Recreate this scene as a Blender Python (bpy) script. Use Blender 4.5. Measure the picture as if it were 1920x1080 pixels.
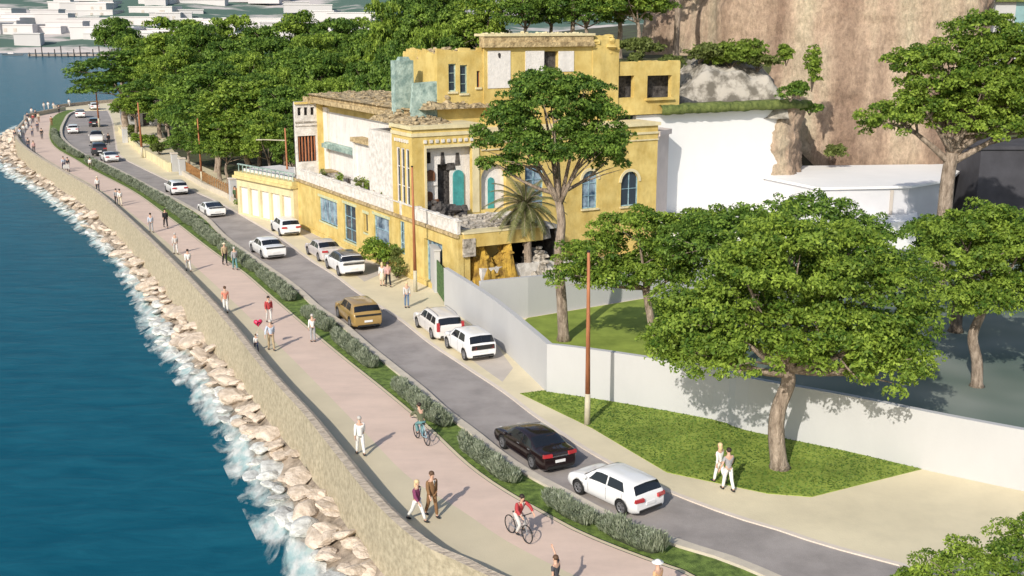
import bpy, bmesh, math, random
import numpy as np
from mathutils import Vector, Matrix
R = math.radians
random.seed(7); rng = np.random.default_rng(7)
S = bpy.context.scene
COL = S.collection
for o in list(bpy.data.objects): bpy.data.objects.remove(o)

# ------------------------------------------------------------------ camera, light
CAMH = 18.0; FPX = 2100.0; TH = math.atan((540 - 42) / FPX)
cam = bpy.data.cameras.new('camera'); camo = bpy.data.objects.new('camera', cam); COL.objects.link(camo)
camo.location = (0, 0, CAMH); camo.rotation_euler = (math.pi / 2 - TH, 0, 0)
cam.sensor_width = 36; cam.lens = FPX / 1920 * 36; cam.clip_end = 6000; cam.clip_start = .5
S.camera = camo
SUN_EL, SUN_AZ = R(31), R(204)          # azimuth from +Y towards +X: behind the camera, to the left
w = bpy.data.worlds.new('World'); S.world = w; w.use_nodes = True
nt = w.node_tree; bg = nt.nodes['Background']
sky = nt.nodes.new('ShaderNodeTexSky'); sky.sky_type = 'NISHITA'; sky.sun_disc = False
sky.sun_elevation = SUN_EL; sky.sun_rotation = SUN_AZ; sky.air_density = 1.0; sky.dust_density = 1.5
nt.links.new(sky.outputs[0], bg.inputs[0]); bg.inputs[1].default_value = 0.15
sl = bpy.data.lights.new('sun', 'SUN'); sl.energy = 4.4; sl.angle = R(0.5); sl.color = (1, .93, .82)
so = bpy.data.objects.new('sun', sl); COL.objects.link(so)
sdir = Vector((math.sin(SUN_AZ) * math.cos(SUN_EL), math.cos(SUN_AZ) * math.cos(SUN_EL), math.sin(SUN_EL)))
so.rotation_euler = sdir.to_track_quat('Z', 'Y').to_euler(); so.location = (-20, -20, 60)
S.view_settings.view_transform = 'Standard'; S.view_settings.look = 'None'; S.view_settings.exposure = -0.05
S.view_settings.gamma = 1

# ------------------------------------------------------------------ survey: traced ground points
_c, _s = math.cos(TH), math.sin(TH)
def ray(px, py):
    x = (px - 960) / FPX; y = -(py - 540) / FPX
    return np.array([x, _c + _s * y, -_s + _c * y])
def G(px, py, z=0.):
    d = ray(px, py); return d * ((z - CAMH) / d[2]) + np.array([0, 0, CAMH])
def D(px, py, Y):
    d = ray(px, py); return d * (Y / d[1]) + np.array([0, 0, CAMH])
def pchip(xs, ys):
    xs, ys = np.array(xs, float), np.array(ys, float); i = np.argsort(xs); xs, ys = xs[i], ys[i]
    h = np.diff(xs); dl = np.diff(ys) / h; m = np.zeros_like(ys); m[0], m[-1] = dl[0], dl[-1]
    for k in range(1, len(xs) - 1):
        if dl[k - 1] * dl[k] > 0: m[k] = 2 * dl[k - 1] * dl[k] / (dl[k - 1] + dl[k])
    def f(x):
        x = np.clip(np.asarray(x, float), xs[0], xs[-1]); k = np.clip(np.searchsorted(xs, x) - 1, 0, len(h) - 1)
        t = (x - xs[k]) / h[k]
        return ((1 + 2 * t) * (1 - t) ** 2 * ys[k] + t * (1 - t) ** 2 * h[k] * m[k] + t * t * (3 - 2 * t) * ys[k + 1] + t * t * (t - 1) * h[k] * m[k + 1])
    return f
def curve(px, z=0., extra=(), far=()):
    P = [tuple(G(x, y, z)[:2]) for x, y in px] + list(extra) + list(far)
    return pchip([p[1] for p in P], [p[0] for p in P])
WT = .78; WZ = -2.6      # wall top above the paving, water level
f_wall = curve([(905, 1075), (870, 1057), (812, 1032), (755, 992), (692, 930), (640, 865), (597, 810), (573, 780), (500, 700), (420, 600), (328, 500), (212, 387), (174, 355), (115, 320), (56, 284), (33, 264), (28, 246), (44, 224), (58, 211), (80, 207)], WT, [(4.5, 28.5), (11, 24.5), (22, 20)])
f_pink = curve([(955, 1017), (870, 960), (770, 897), (695, 822), (595, 720), (515, 640), (355, 490), (230, 387), (187, 355), (128, 322), (74, 290), (44, 265), (42, 246)], 0, [(5, 31.5), (11, 27), (17, 24), (26, 20)], [(-92, 217), (-95.2, 237)])
f_prom = curve([(1275, 1072), (1225, 1055), (1150, 1027), (1075, 995), (1020, 965), (950, 925), (900, 892), (870, 868), (800, 802), (715, 730), (640, 670), (577, 617), (502, 552), (450, 507), (412, 482), (325, 415), (250, 360), (200, 333), (167, 316), (142, 300), (107, 280), (93, 264), (92, 240), (97, 222), (112, 211), (125, 207)], 0, [(8, 31), (13, 27), (20, 23.5), (30, 20)])
f_kerb = curve([(1420, 1068), (1375, 1050), (1300, 1027), (1250, 1010), (1200, 992), (1150, 970), (1075, 930), (1000, 890), (950, 857), (900, 817), (837, 769), (800, 735), (750, 695), (700, 655), (650, 612), (600, 577), (565, 545), (502, 500), (480, 485), (425, 445), (390, 410), (345, 382), (300, 360), (255, 336), (208, 312), (167, 294), (135, 274), (118, 255), (123, 228), (138, 211), (150, 207)], 0, [(12, 30.5), (17, 27.5), (24, 24), (34, 20)])
f_road = curve([(1655, 1051), (1540, 1020), (1440, 987), (1380, 970), (1325, 950), (1260, 925), (1130, 862), (1005, 782), (987, 769), (950, 740), (875, 690), (800, 640), (750, 600), (667, 547), (625, 515), (580, 487), (530, 450), (480, 420), (400, 375), (312, 337), (262, 313), (225, 293), (215, 262), (212, 240), (208, 222), (200, 205)], 0, [(20, 30.5), (28, 26.5), (40, 20)])
YEND = 238.
f_wb0 = curve([(752, 1080), (717, 1035), (672, 995), (655, 965), (617, 917), (587, 892), (560, 845), (440, 700), (330, 570), (240, 460), (150, 375), (40, 290)], -1.4, [(1, 31.5), (8, 26), (18, 20.2)], [(-86, 200), (-94.5, 226), (-95.5, 238)])
def f_wb(Y): return np.minimum(f_wb0(Y), f_wall(Y) - .12)
def f_shore(Y):   # water edge at z=-2.5
    return np.minimum(_fs(Y), f_wall(Y) - 1.6)
_fs = curve([(560, 1080), (520, 1010), (440, 850), (370, 740), (290, 640), (240, 530), (170, 450), (80, 370), (0, 320), (-30, 270), (25, 238), (45, 215)], WZ, [(-4, 34), (2, 28.5), (8, 25), (18, 20)])

# ------------------------------------------------------------------ materials
MATS = {}
def nodes(m): m.use_nodes = True; return m.node_tree, m.node_tree.nodes['Principled BSDF']
def mat(name, col, rough=.7, var=.12, scale=1.5, bump=0., bscale=None, metal=0., col2=None, coat=0., detail=6, stretch=None, spec=.4, ramp=(.35, .65)):
    if name in MATS: return MATS[name]
    m = bpy.data.materials.new(name); t, b = nodes(m); MATS[name] = m
    b.inputs['Roughness'].default_value = rough; b.inputs['Metallic'].default_value = metal
    b.inputs['Coat Weight'].default_value = coat; b.inputs['Specular IOR Level'].default_value = spec
    c = Vector(col)
    if var <= 0 and col2 is None and bump <= 0:
        b.inputs['Base Color'].default_value = (*col, 1); return m
    tc = t.nodes.new('ShaderNodeTexCoord'); src = tc.outputs['Object']
    if stretch:
        mp = t.nodes.new('ShaderNodeMapping'); mp.inputs['Scale'].default_value = stretch
        t.links.new(src, mp.inputs[0]); src = mp.outputs[0]
    n = t.nodes.new('ShaderNodeTexNoise'); n.inputs['Scale'].default_value = scale; n.inputs['Detail'].default_value = detail
    n.inputs['Roughness'].default_value = .62
    t.links.new(src, n.inputs['Vector'])
    r = t.nodes.new('ShaderNodeValToRGB'); r.color_ramp.elements[0].position = ramp[0]; r.color_ramp.elements[1].position = ramp[1]
    a = c * (1 - var); bb = Vector(col2) if col2 else c * (1 + var)
    r.color_ramp.elements[0].color = (*a, 1); r.color_ramp.elements[1].color = (*[min(v, .95) for v in bb], 1)
    t.links.new(n.outputs['Fac'], r.inputs[0]); t.links.new(r.outputs[0], b.inputs['Base Color'])
    if bump > 0:
        n2 = t.nodes.new('ShaderNodeTexNoise'); n2.inputs['Scale'].default_value = bscale or scale * 4; n2.inputs['Detail'].default_value = 5
        t.links.new(src, n2.inputs['Vector'])
        bp = t.nodes.new('ShaderNodeBump'); bp.inputs['Strength'].default_value = bump; bp.inputs['Distance'].default_value = .1
        t.links.new(n2.outputs['Fac'], bp.inputs['Height']); t.links.new(bp.outputs[0], b.inputs['Normal'])
    return m
def stain(key, lo=.78, hi=1.05, sc=.9, zs=.22):
    m = MATS[key]; t = m.node_tree; b = t.nodes['Principled BSDF']; src = b.inputs['Base Color'].links[0].from_socket
    tc = t.nodes.new('ShaderNodeTexCoord'); mp = t.nodes.new('ShaderNodeMapping'); mp.inputs['Scale'].default_value = (1, 1, zs); t.links.new(tc.outputs['Object'], mp.inputs[0])
    n = t.nodes.new('ShaderNodeTexNoise'); n.inputs['Scale'].default_value = sc; n.inputs['Detail'].default_value = 9; n.inputs['Roughness'].default_value = .7; t.links.new(mp.outputs[0], n.inputs['Vector'])
    k = t.nodes.new('ShaderNodeMapRange'); k.inputs['From Min'].default_value = .34; k.inputs['From Max'].default_value = .55; k.inputs['To Min'].default_value = lo; k.inputs['To Max'].default_value = hi; t.links.new(n.outputs['Fac'], k.inputs['Value'])
    v = t.nodes.new('ShaderNodeVectorMath'); v.operation = 'SCALE'; t.links.new(src, v.inputs[0]); t.links.new(k.outputs[0], v.inputs['Scale']); t.links.new(v.outputs[0], b.inputs['Base Color'])
def leafmat(name, dark, light, trans=.36):
    m = bpy.data.materials.new(name); t, b = nodes(m); MATS[name] = m
    at = t.nodes.new('ShaderNodeAttribute'); at.attribute_name = 'var'
    r = t.nodes.new('ShaderNodeValToRGB'); r.color_ramp.elements[0].color = (*dark, 1); r.color_ramp.elements[1].color = (*light, 1)
    t.links.new(at.outputs['Fac'], r.inputs[0])
    t.links.new(r.outputs[0], b.inputs['Base Color']); b.inputs['Roughness'].default_value = .55; b.inputs['Specular IOR Level'].default_value = .25
    tr = t.nodes.new('ShaderNodeBsdfTranslucent'); t.links.new(r.outputs[0], tr.inputs[0])
    mx = t.nodes.new('ShaderNodeMixShader'); mx.inputs[0].default_value = trans
    t.links.new(b.outputs[0], mx.inputs[1]); t.links.new(tr.outputs[0], mx.inputs[2])
    t.links.new(mx.outputs[0], t.nodes['Material Output'].inputs[0]); return m
M = dict(
    asphalt=mat('asphalt', (.325, .295, .28), .85, .10, .5, .25, 40),
    pink=mat('pink_paving', (.69, .53, .435), .85, .05, .35, .15, 18, stretch=(1, 3.0, 1)),
    sand=mat('sand_paving', (.62, .54, .38), .85, .06, .3, .12, 18),
    beige=mat('beige_pavement', (.68, .60, .42), .85, .07, .25, .12, 14),
    bay=mat('parking_bay', (.50, .45, .40), .85, .07, .6, .15, 25),
    kerb=mat('kerb_concrete', (.56, .50, .41), .8, .08, 2, .15, 20),
    kerbs=mat('pale_kerb_line', (.66, .58, .50), .8, .05, 2),
    grass=mat('lawn', (.19, .26, .035), .9, .15, .45, .22, 14, col2=(.29, .37, .06)),
    strip=mat('strip_grass', (.10, .17, .03), .9, .4, 3, .7, 20, col2=(.20, .29, .06)),
    garden=mat('garden_floor', (.10, .16, .13), .8, .25, .12, 0, col2=(.22, .25, .22), detail=2),
    soil=mat('grove_soil', (.10, .075, .05), .95, .5, .3, .8, 3, col2=(.08, .10, .04)),
    seawall=mat('speckled_sea_wall', (.37, .32, .22), .9, .12, 4.5, .4, 12, col2=(.50, .435, .31), ramp=(.36, .64)),
    walltop=mat('rough_coping', (.42, .35, .28), .95, .25, 3.0, .8, 6, col2=(.62, .53, .42), stretch=(1, 3.2, 1)),
    rock=mat('boulder', (.50, .40, .30), .9, .22, 1.3, .7, 4, col2=(.68, .58, .48), ramp=(.3, .6)),
    rocks=mat('gap_shade_rubble', (.20, .16, .12), .9, .4, 1.2, 1.0, 3, col2=(.46, .38, .30)),  # rubble under the boulders, darkened: shade of the gaps is in the colour
    wall=mat('white_render', (.485, .487, .49), .8, .02, .4, .05, 8), wallw=mat('bright_white_render', (.80, .80, .79), .8, .02, .4, .05, 8),
    yellow=mat('yellow_plaster', (.56, .40, .115), .9, .12, .9, .35, 7, col2=(.66, .52, .20), ramp=(.3, .62)),
    yellowb=mat('bright_yellow_plaster', (.57, .41, .12), .9, .08, .8, .25, 8, col2=(.67, .525, .195)),
    ochre=mat('ochre_rubble', (.30, .17, .04), .95, .5, 1.6, .8, 7, col2=(.56, .36, .06)),
    cream=mat('cream_plaster', (.66, .58, .36), .9, .08, .8, .2, 6),
    plaster=mat('white_plaster', (.72, .69, .66), .85, .05, 2.5, .4, 9),
    dirtyw=mat('stained_white', (.62, .585, .535), .9, .15, 2.5, .4, 9, col2=(.78, .75, .71)),
    cornice=mat('weathered_cornice', (.40, .29, .15), .95, .4, 2.5, .8, 8, col2=(.63, .49, .27)),
    debris=mat('roof_debris', (.25, .19, .11), .95, .5, 2.5, 1.0, 5, col2=(.55, .44, .27)),
    stone=mat('broken_stone', (.33, .29, .24), .95, .5, 3, .8, 7, col2=(.60, .55, .48)),
    teal=mat('teal_plaster', (.24, .36, .33), .9, .3, 2, .5, 6, col2=(.44, .55, .49)),
    tealdoor=mat('teal_paint', (.06, .30, .30), .6, .2, 3),
    bluefr=mat('blue_frame', (.18, .33, .42), .6, .25, 3, col2=(.38, .55, .6)),
    glass=mat('dark_glass', (.035, .05, .07), .12, 0, spec=.6),
    blueglass=mat('blue_reflecting_glass', (.07, .15, .27), .15, .6, 1.2, col2=(.34, .45, .55), spec=.6),
    dark=mat('dark_void', (.012, .012, .014), .9, 0),
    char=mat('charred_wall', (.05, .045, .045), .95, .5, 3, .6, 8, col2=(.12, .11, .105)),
    rust=mat('rust_paint', (.36, .125, .05), .75, .35, 1.2, .1, 12, col2=(.46, .19, .09), stretch=(6, 6, .6)),
    polebase=mat('pole_concrete', (.48, .44, .33), .8, .1, 2),
    cliff=mat('cliff_rock', (.36, .265, .19), .95, .2, .8, 1.0, 2.6, col2=(.54, .43, .32), stretch=(1, 1, .45), ramp=(.30, .62), detail=10),
    outcrop=mat('grey_outcrop', (.22, .20, .165), .95, .35, .7, 1.0, 2.5, col2=(.42, .39, .34), detail=12, ramp=(.42, .56)),
    moss=mat('hedge_top', (.10, .15, .035), .95, .4, 2, .8, 9, col2=(.21, .25, .07)),
    bark=mat('bark', (.25, .19, .14), .95, .35, 5, .9, 18, col2=(.42, .34, .27), stretch=(1, 1, .3)),
    barkd=mat('dark_bark', (.10, .075, .055), .95, .35, 5, .9, 18, col2=(.20, .16, .12), stretch=(1, 1, .3)),
    town=mat('town_white', (.56, .54, .54), .9, .06, .02),
    townroof=mat('town_roof', (.62, .60, .595), .9, .06, .03),
    hill=mat('far_hillside', (.12, .21, .16), .95, .3, .016, 0, col2=(.56, .51, .48), stretch=(.6, .9, 1), ramp=(.50, .585)),
    quay=mat('far_quay', (.36, .31, .27), .95, .3, .05),
    rubber=mat('tyre_rubber', (.018, .018, .018), .8, 0),
    rim=mat('alloy', (.42, .42, .44), .35, 0, metal=.7),
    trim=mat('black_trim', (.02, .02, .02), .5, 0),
    carglass=mat('car_glass', (.012, .014, .018), .06, 0, spec=.7),
    redlamp=mat('red_lamp', (.42, .03, .035), .25, 0, coat=.6),
    clearlamp=mat('clear_lamp', (.75, .77, .8), .15, 0, coat=.6),
    chrome=mat('chrome', (.75, .75, .75), .15, 0, metal=.9),
    plate=mat('plate_white', (.75, .75, .75), .5, 0),
    skin=mat('skin', (.58, .36, .26), .6, 0), white_metal=mat('white_metal', (.7, .7, .7), .5, 0),
    fence=mat('fence_brown', (.25, .13, .05), .9, .3, 3), brass=mat('gold_rust', (.33, .19, .05), .9, .4, 3),
    balloon=mat('balloon_red', (.62, .03, .10), .25, 0, coat=.4), green=mat('green_gate', (.05, .13, .045), .7, .5, 6, col2=(.11, .22, .07)),
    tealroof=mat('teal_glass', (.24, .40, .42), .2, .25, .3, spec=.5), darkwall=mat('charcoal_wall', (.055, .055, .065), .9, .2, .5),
)
LEAF = dict(
    a=leafmat('leaf_fresh', (.055, .125, .016), (.38, .51, .075)), b=leafmat('leaf_deep', (.042, .105, .018), (.27, .41, .065)),
    c=leafmat('leaf_olive', (.08, .11, .025), (.25, .30, .085)), lav=leafmat('lavender_leaf', (.14, .18, .10), (.50, .54, .42), .28),
    palm=leafmat('palm_leaf', (.06, .07, .025), (.22, .23, .09), .15), bright=leafmat('leaf_bright', (.09, .15, .02), (.27, .37, .06)),
    grass=leafmat('grass_blade', (.06, .12, .02), (.19, .29, .055), .3))
def cliff_mat():
    m = M['cliff']; t, b = nodes(m); old = [n for n in t.nodes if n.type == 'VALTORGB'][0]
    tc = t.nodes.new('ShaderNodeTexCoord'); mp = t.nodes.new('ShaderNodeMapping'); mp.inputs['Scale'].default_value = (1, 1, .16); t.links.new(tc.outputs['Object'], mp.inputs[0])
    n = t.nodes.new('ShaderNodeTexNoise'); n.inputs['Scale'].default_value = .30; n.inputs['Detail'].default_value = 4; n.inputs['Distortion'].default_value = .4; t.links.new(mp.outputs[0], n.inputs['Vector'])
    r = t.nodes.new('ShaderNodeValToRGB'); e = r.color_ramp.elements; e[0].position = .34; e[0].color = (.34, .235, .17, 1); e[1].position = .68; e[1].color = (.66, .56, .40, 1); x = e.new(.5); x.color = (.57, .425, .31, 1); t.links.new(n.outputs['Fac'], r.inputs[0])
    g = t.nodes.new('ShaderNodeTexNoise'); g.inputs['Scale'].default_value = 3.2; g.inputs['Detail'].default_value = 12; g.inputs['Roughness'].default_value = .78; mp2 = t.nodes.new('ShaderNodeMapping'); mp2.inputs['Scale'].default_value = (1, 1, .5); t.links.new(tc.outputs['Object'], mp2.inputs[0]); t.links.new(mp2.outputs[0], g.inputs['Vector'])
    k = t.nodes.new('ShaderNodeMapRange'); k.inputs['From Min'].default_value = .32; k.inputs['From Max'].default_value = .66; k.inputs['To Min'].default_value = .50; k.inputs['To Max'].default_value = 1.18; t.links.new(g.outputs['Fac'], k.inputs['Value'])
    mx = t.nodes.new('ShaderNodeVectorMath'); mx.operation = 'SCALE'; t.links.new(r.outputs[0], mx.inputs[0]); t.links.new(k.outputs[0], mx.inputs['Scale']); t.links.new(mx.outputs[0], b.inputs['Base Color'])
    bp = [n_ for n_ in t.nodes if n_.type == 'BUMP'][0]; t.links.new(g.outputs['Fac'], bp.inputs['Height']); bp.inputs['Distance'].default_value = .35
cliff_mat()
for k_ in ('yellow_plaster', 'bright_yellow_plaster', 'cream_plaster', 'white_plaster'): stain(k_, .85, 1.03, 1.3, .3)
stain('white_render', .975, 1.01, .5, .4); stain('asphalt', .90, 1.03, .25, 1); stain('pink_paving', .93, 1.02, .35, 1); stain('beige_pavement', .92, 1.02, .3, 1); stain('speckled_sea_wall', .93, 1.03, 1.0, .3)
def simple(name, col, rough=.7): return mat('cloth_' + name, col, rough, 0)

# ------------------------------------------------------------------ object helpers
def tag(o, label=None, cat=None, group=None, kind=None):
    if label: o['label'] = label
    if cat: o['category'] = cat
    if group: o['group'] = group
    if kind: o['kind'] = kind
    return o
def empty(name, loc, rz=0, label=None, cat=None, group=None):
    o = bpy.data.objects.new(name, None); COL.objects.link(o); o.location = loc; o.rotation_euler = (0, 0, rz)
    o.empty_display_size = .2
    return tag(o, label, cat, group)
def link(name, me, parent=None, loc=None):
    o = bpy.data.objects.new(name, me); COL.objects.link(o)
    if parent: o.parent = parent
    if loc is not None: o.location = loc
    return o
def copy_tree(o, parent=None):
    c = o.copy(); COL.objects.link(c)
    if parent: c.parent = parent
    for ch in list(o.children): copy_tree(ch, c)
    return c
class MB:
    def __init__(s): s.v = []; s.f = []; s.m = []; s.ms = []; s.cur = 0
    def mat(s, m):
        if m not in s.ms: s.ms.append(m)
        s.cur = s.ms.index(m); return s
    def face(s, pts):
        n = len(s.v); s.v += [tuple(p) for p in pts]; s.f.append(tuple(range(n, n + len(pts)))); s.m.append(s.cur); return s
    def raw(s, vs, fs):
        n = len(s.v); s.v += [tuple(p) for p in vs]
        for f in fs: s.f.append(tuple(i + n for i in f)); s.m.append(s.cur)
        return s
    def box(s, c, d, rz=0, top=1., tilt=0):
        x, y, z = d[0] / 2, d[1] / 2, d[2] / 2; vs = []
        for zz in (-z, z):
            k = top if zz > 0 else 1.
            for sx, sy in ((-1, -1), (1, -1), (1, 1), (-1, 1)): vs.append((sx * x * k, sy * y * k, zz))
        mtx = Matrix.Rotation(rz, 3, 'Z') @ Matrix.Rotation(tilt, 3, 'X')
        vs = [mtx @ Vector(v) + Vector(c) for v in vs]
        return s.raw(vs, [(0, 3, 2, 1), (4, 5, 6, 7), (0, 1, 5, 4), (1, 2, 6, 5), (2, 3, 7, 6), (3, 0, 4, 7)])
    def b2(s, a, b):
        return s.box([(p + q) / 2 for p, q in zip(a, b)], [abs(q - p) for p, q in zip(a, b)])
    def prism(s, poly, z0, z1):
        n = len(poly); area = sum(poly[i][0] * poly[(i + 1) % n][1] - poly[(i + 1) % n][0] * poly[i][1] for i in range(n))
        if area < 0: poly = poly[::-1]
        vs = [(p[0], p[1], z0) for p in poly] + [(p[0], p[1], z1) for p in poly]
        return s.raw(vs, [tuple(range(n))[::-1], tuple(range(n, 2 * n))] + [(i, (i + 1) % n, n + (i + 1) % n, n + i) for i in range(n)])
    def tube(s, path, rad, n=8, cap=True):
        path = [Vector(p) for p in path]; rad = rad if hasattr(rad, '__len__') else [rad] * len(path); vs = []; up = Vector((0, 0, 1))
        pu = None
        for i, p in enumerate(path):
            t = (path[min(i + 1, len(path) - 1)] - path[max(i - 1, 0)]).normalized()
            if pu is None:
                u = t.cross(up if abs(t.z) < .9 else Vector((1, 0, 0))).normalized()
            else: u = (pu - t * pu.dot(t)).normalized()
            pu = u; v = t.cross(u)
            for k in range(n):
                a = 2 * math.pi * k / n; vs.append(p + (u * math.cos(a) + v * math.sin(a)) * rad[i])
        fs = [(i * n + k, i * n + (k + 1) % n, (i + 1) * n + (k + 1) % n, (i + 1) * n + k) for i in range(len(path) - 1) for k in range(n)]
        if cap: fs += [tuple(range(n))[::-1], tuple(range((len(path) - 1) * n, len(path) * n))]
        return s.raw(vs, fs)
    def ball(s, c, r, n=8, m=6, jit=0.):
        r = r if hasattr(r, '__len__') else (r, r, r); vs = [(c[0], c[1], c[2] - r[2])]
        for j in range(1, m):
            a = -math.pi / 2 + math.pi * j / m
            for k in range(n):
                b = 2 * math.pi * k / n; q = 1 + random.uniform(-jit, jit)
                vs.append((c[0] + r[0] * q * math.cos(a) * math.cos(b), c[1] + r[1] * q * math.cos(a) * math.sin(b), c[2] + r[2] * q * math.sin(a)))
        vs.append((c[0], c[1], c[2] + r[2])); L = len(vs) - 1
        fs = [(0, 1 + (k + 1) % n, 1 + k) for k in range(n)]
        for j in range(m - 2):
            for k in range(n): fs.append((1 + j * n + k, 1 + j * n + (k + 1) % n, 1 + (j + 1) * n + (k + 1) % n, 1 + (j + 1) * n + k))
        fs += [(L, L - n + k, L - n + (k + 1) % n) for k in range(n)]
        return s.raw(vs, fs)
    def lathe(s, prof, axis='Z', n=20, c=(0, 0, 0)):
        vs = []
        for r, h in prof:
            for k in range(n):
                a = 2 * math.pi * k / n; p = (r * math.cos(a), r * math.sin(a), h)
                if axis == 'X': p = (p[2], p[0], p[1])
                vs.append((p[0] + c[0], p[1] + c[1], p[2] + c[2]))
        m = len(prof)
        return s.raw(vs, [(i * n + k, i * n + (k + 1) % n, (i + 1) * n + (k + 1) % n, (i + 1) * n + k) for i in range(m - 1) for k in range(n)])
    def mesh(s, name, m=None, smooth=False):
        me = bpy.data.meshes.new(name); me.from_pydata(s.v, [], s.f); me.update()
        if m is not None: me.materials.append(m)
        else:
            for q in s.ms: me.materials.append(q)
            me.polygons.foreach_set('material_index', s.m)
        if smooth: me.polygons.foreach_set('use_smooth', [True] * len(me.polygons))
        return me
    def build(s, name, m=None, parent=None, smooth=False, loc=None): return link(name, s.mesh(name, m, smooth), parent, loc)
def struct(name, mb, m=None, **k): return tag(mb.build(name, m, **k), kind='structure')
def quads(name, P, var, m):        # P (n,4,3)
    n = len(P); me = bpy.data.meshes.new(name); me.vertices.add(4 * n); me.vertices.foreach_set('co', P.reshape(-1).astype(np.float32))
    me.loops.add(4 * n); me.loops.foreach_set('vertex_index', np.arange(4 * n, dtype=np.int32))
    me.polygons.add(n); me.polygons.foreach_set('loop_start', np.arange(0, 4 * n, 4, dtype=np.int32))
    a = me.attributes.new('var', 'FLOAT', 'FACE'); a.data.foreach_set('value', var.astype(np.float32))
    me.update(calc_edges=True); me.materials.append(m); return me

# ------------------------------------------------------------------ setting: water, promenade, road, ground
def rows(y0=20.5, y1=YEND):
    ys = [y0]
    while ys[-1] < y1: ys.append(ys[-1] + max(.7, ys[-1] * .022))
    ys[-1] = y1; return np.array(ys)
YS = rows()
def ribbon(fa, fb, za, zb=None, ys=YS, nx=1, mb=None):
    mb = mb or MB(); zb = za if zb is None else zb; A = fa(ys); B = fb(ys); vs = []
    for i, y in enumerate(ys):
        for k in range(nx + 1):
            t = k / nx; vs.append((A[i] * (1 - t) + B[i] * t, y, za * (1 - t) + zb * t))
    q = nx + 1
    return mb.raw(vs, [(i * q + k, i * q + k + 1, (i + 1) * q + k + 1, (i + 1) * q + k) for i in range(len(ys) - 1) for k in range(nx)])
def off(f, d): return lambda Y: f(Y) + d
f_in = off(f_wall, .52)
def nrm_off(f, d):       # horizontal distance d across the strip
    def g(Y):
        Y = np.asarray(Y, float); sl_ = (f(Y + .3) - f(Y - .3)) / .6
        return f(Y) + d * np.sqrt(1 + sl_ ** 2)
    return g
struct('promenade', ribbon(f_in, lambda Y: np.maximum(f_pink(Y), f_in(Y) + .05), 0), M['sand'])
struct('promenade_paving', ribbon(lambda Y: np.maximum(f_pink(Y), f_in(Y) + .05), f_prom, 0), M['pink'])
f_ki = nrm_off(f_kerb, -.42); f_pe = nrm_off(f_prom, .16)
struct('paving_edge', ribbon(f_prom, f_pe, .02), M['sand'])
struct('planting_strip', ribbon(f_pe, f_ki, .05), M['strip'])
mb = MB(); ribbon(f_ki, f_kerb, .16, mb=mb); ribbon(f_kerb, f_kerb, .16, -.13, mb=mb); ribbon(f_ki, f_ki, .04, .16, mb=mb)
struct('kerb', mb, M['kerb'])
f_kerb_shade = nrm_off(f_kerb, .17)
struct('kerb_shadow_strip', ribbon(f_kerb, f_kerb_shade, -.13, -.125), M['trim'])  # black strip laid along the road edge in place of the kerb's cast shadow
struct('road', ribbon(f_kerb_shade, f_road, -.125, -.05), M['asphalt'])
f_rk = nrm_off(f_road, .22)
mb = MB(); ribbon(f_road, f_rk, .0, mb=mb); ribbon(f_road, f_road, -.05, .0, mb=mb); struct('road_edge', mb, M['kerbs'])

def smooth(a, b, x): t = np.clip((x - a) / (b - a), 0, 1); return t * t * (3 - 2 * t)
VC = np.array([-7.0, 78.5]); VV = np.array([.869, .495]); VT = np.array([-.495, .869]); VANG = math.atan2(.495, .869)
def terrain(x, y):
    d = x - f_road(np.clip(y, 20, YEND)); a = (x - VC[0]) * VV[0] + (y - VC[1]) * VV[1]; b = (x - VC[0]) * VT[0] + (y - VC[1]) * VT[1]
    h1 = 8.5 * smooth(10, 60, d) * smooth(100, 135, y)
    h2 = 14.6 * smooth(9, 14, b) * smooth(6, 16, a - .25 * b)
    h3 = 9.0 * smooth(60, 120, d) * smooth(110, 160, y)
    return np.maximum(h1 + h3, h2)
ds = np.array([0, 1.2, 2.4, 4, 6, 8, 10, 13, 16, 20, 25, 30, 36, 42, 50, 60, 72, 86, 100, 120, 150, 190])
ysg = np.concatenate([rows(20.5, YEND), [246, 256, 270, 290, 320]])
vs = []; k1 = len(ds)
for y in ysg:
    x0 = f_rk(min(y, YEND))
    if y > YEND: x0 = x0 + (y - YEND) * .25
    for d in ds:
        x = x0 + d; vs.append((x, y, float(terrain(x, y)) if d > 5 else 0.))
fs_p, fs_g = [], []
for i in range(len(ysg) - 1):
    for k in range(k1 - 1):
        q = (i * k1 + k, i * k1 + k + 1, (i + 1) * k1 + k + 1, (i + 1) * k1 + k); zz = max(vs[j][2] for j in q); yy = vs[q[0]][1]
        (fs_g if zz > .12 or (yy > 108 and k > 4) else fs_p).append(q)
mb = MB(); mb.raw(vs, fs_p); struct('pavement', mb, M['beige'])
mb = MB(); mb.raw(vs, fs_g); struct('hillside', mb, M['soil'], smooth=True)
# headland behind the tip of the promenade
mb = MB(); mb.prism([(f_wall(YEND) + .2, YEND + .02), (f_rk(YEND) - .02, YEND + .02), (f_rk(YEND) + 4, 256), (-62, 300), (-80, 290), (-93, 262), (-98, 246)], -3, -.012); struct('headland', mb, M['beige'])
# sea wall
mb = MB().mat(M['seawall']); ribbon(lambda Y: f_wb(Y) - .25, f_wb, -2.3, -1.4, mb=mb); ribbon(f_wb, f_wall, -1.4, WT, mb=mb, nx=3)
mb.mat(M['walltop']); 
ws = nrm_off(f_wall, .30); ribbon(f_wall, ws, WT, WT + .05, mb=mb); ribbon(ws, f_in, WT + .05, WT - .03, mb=mb)
mb.mat(M['sand']); ribbon(f_in, f_in, WT - .03, -.02, mb=mb)
o = mb.build('sea_wall'); tag(o, 'speckled beige sea wall with a rough stone top along the promenade', 'sea wall')
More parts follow.
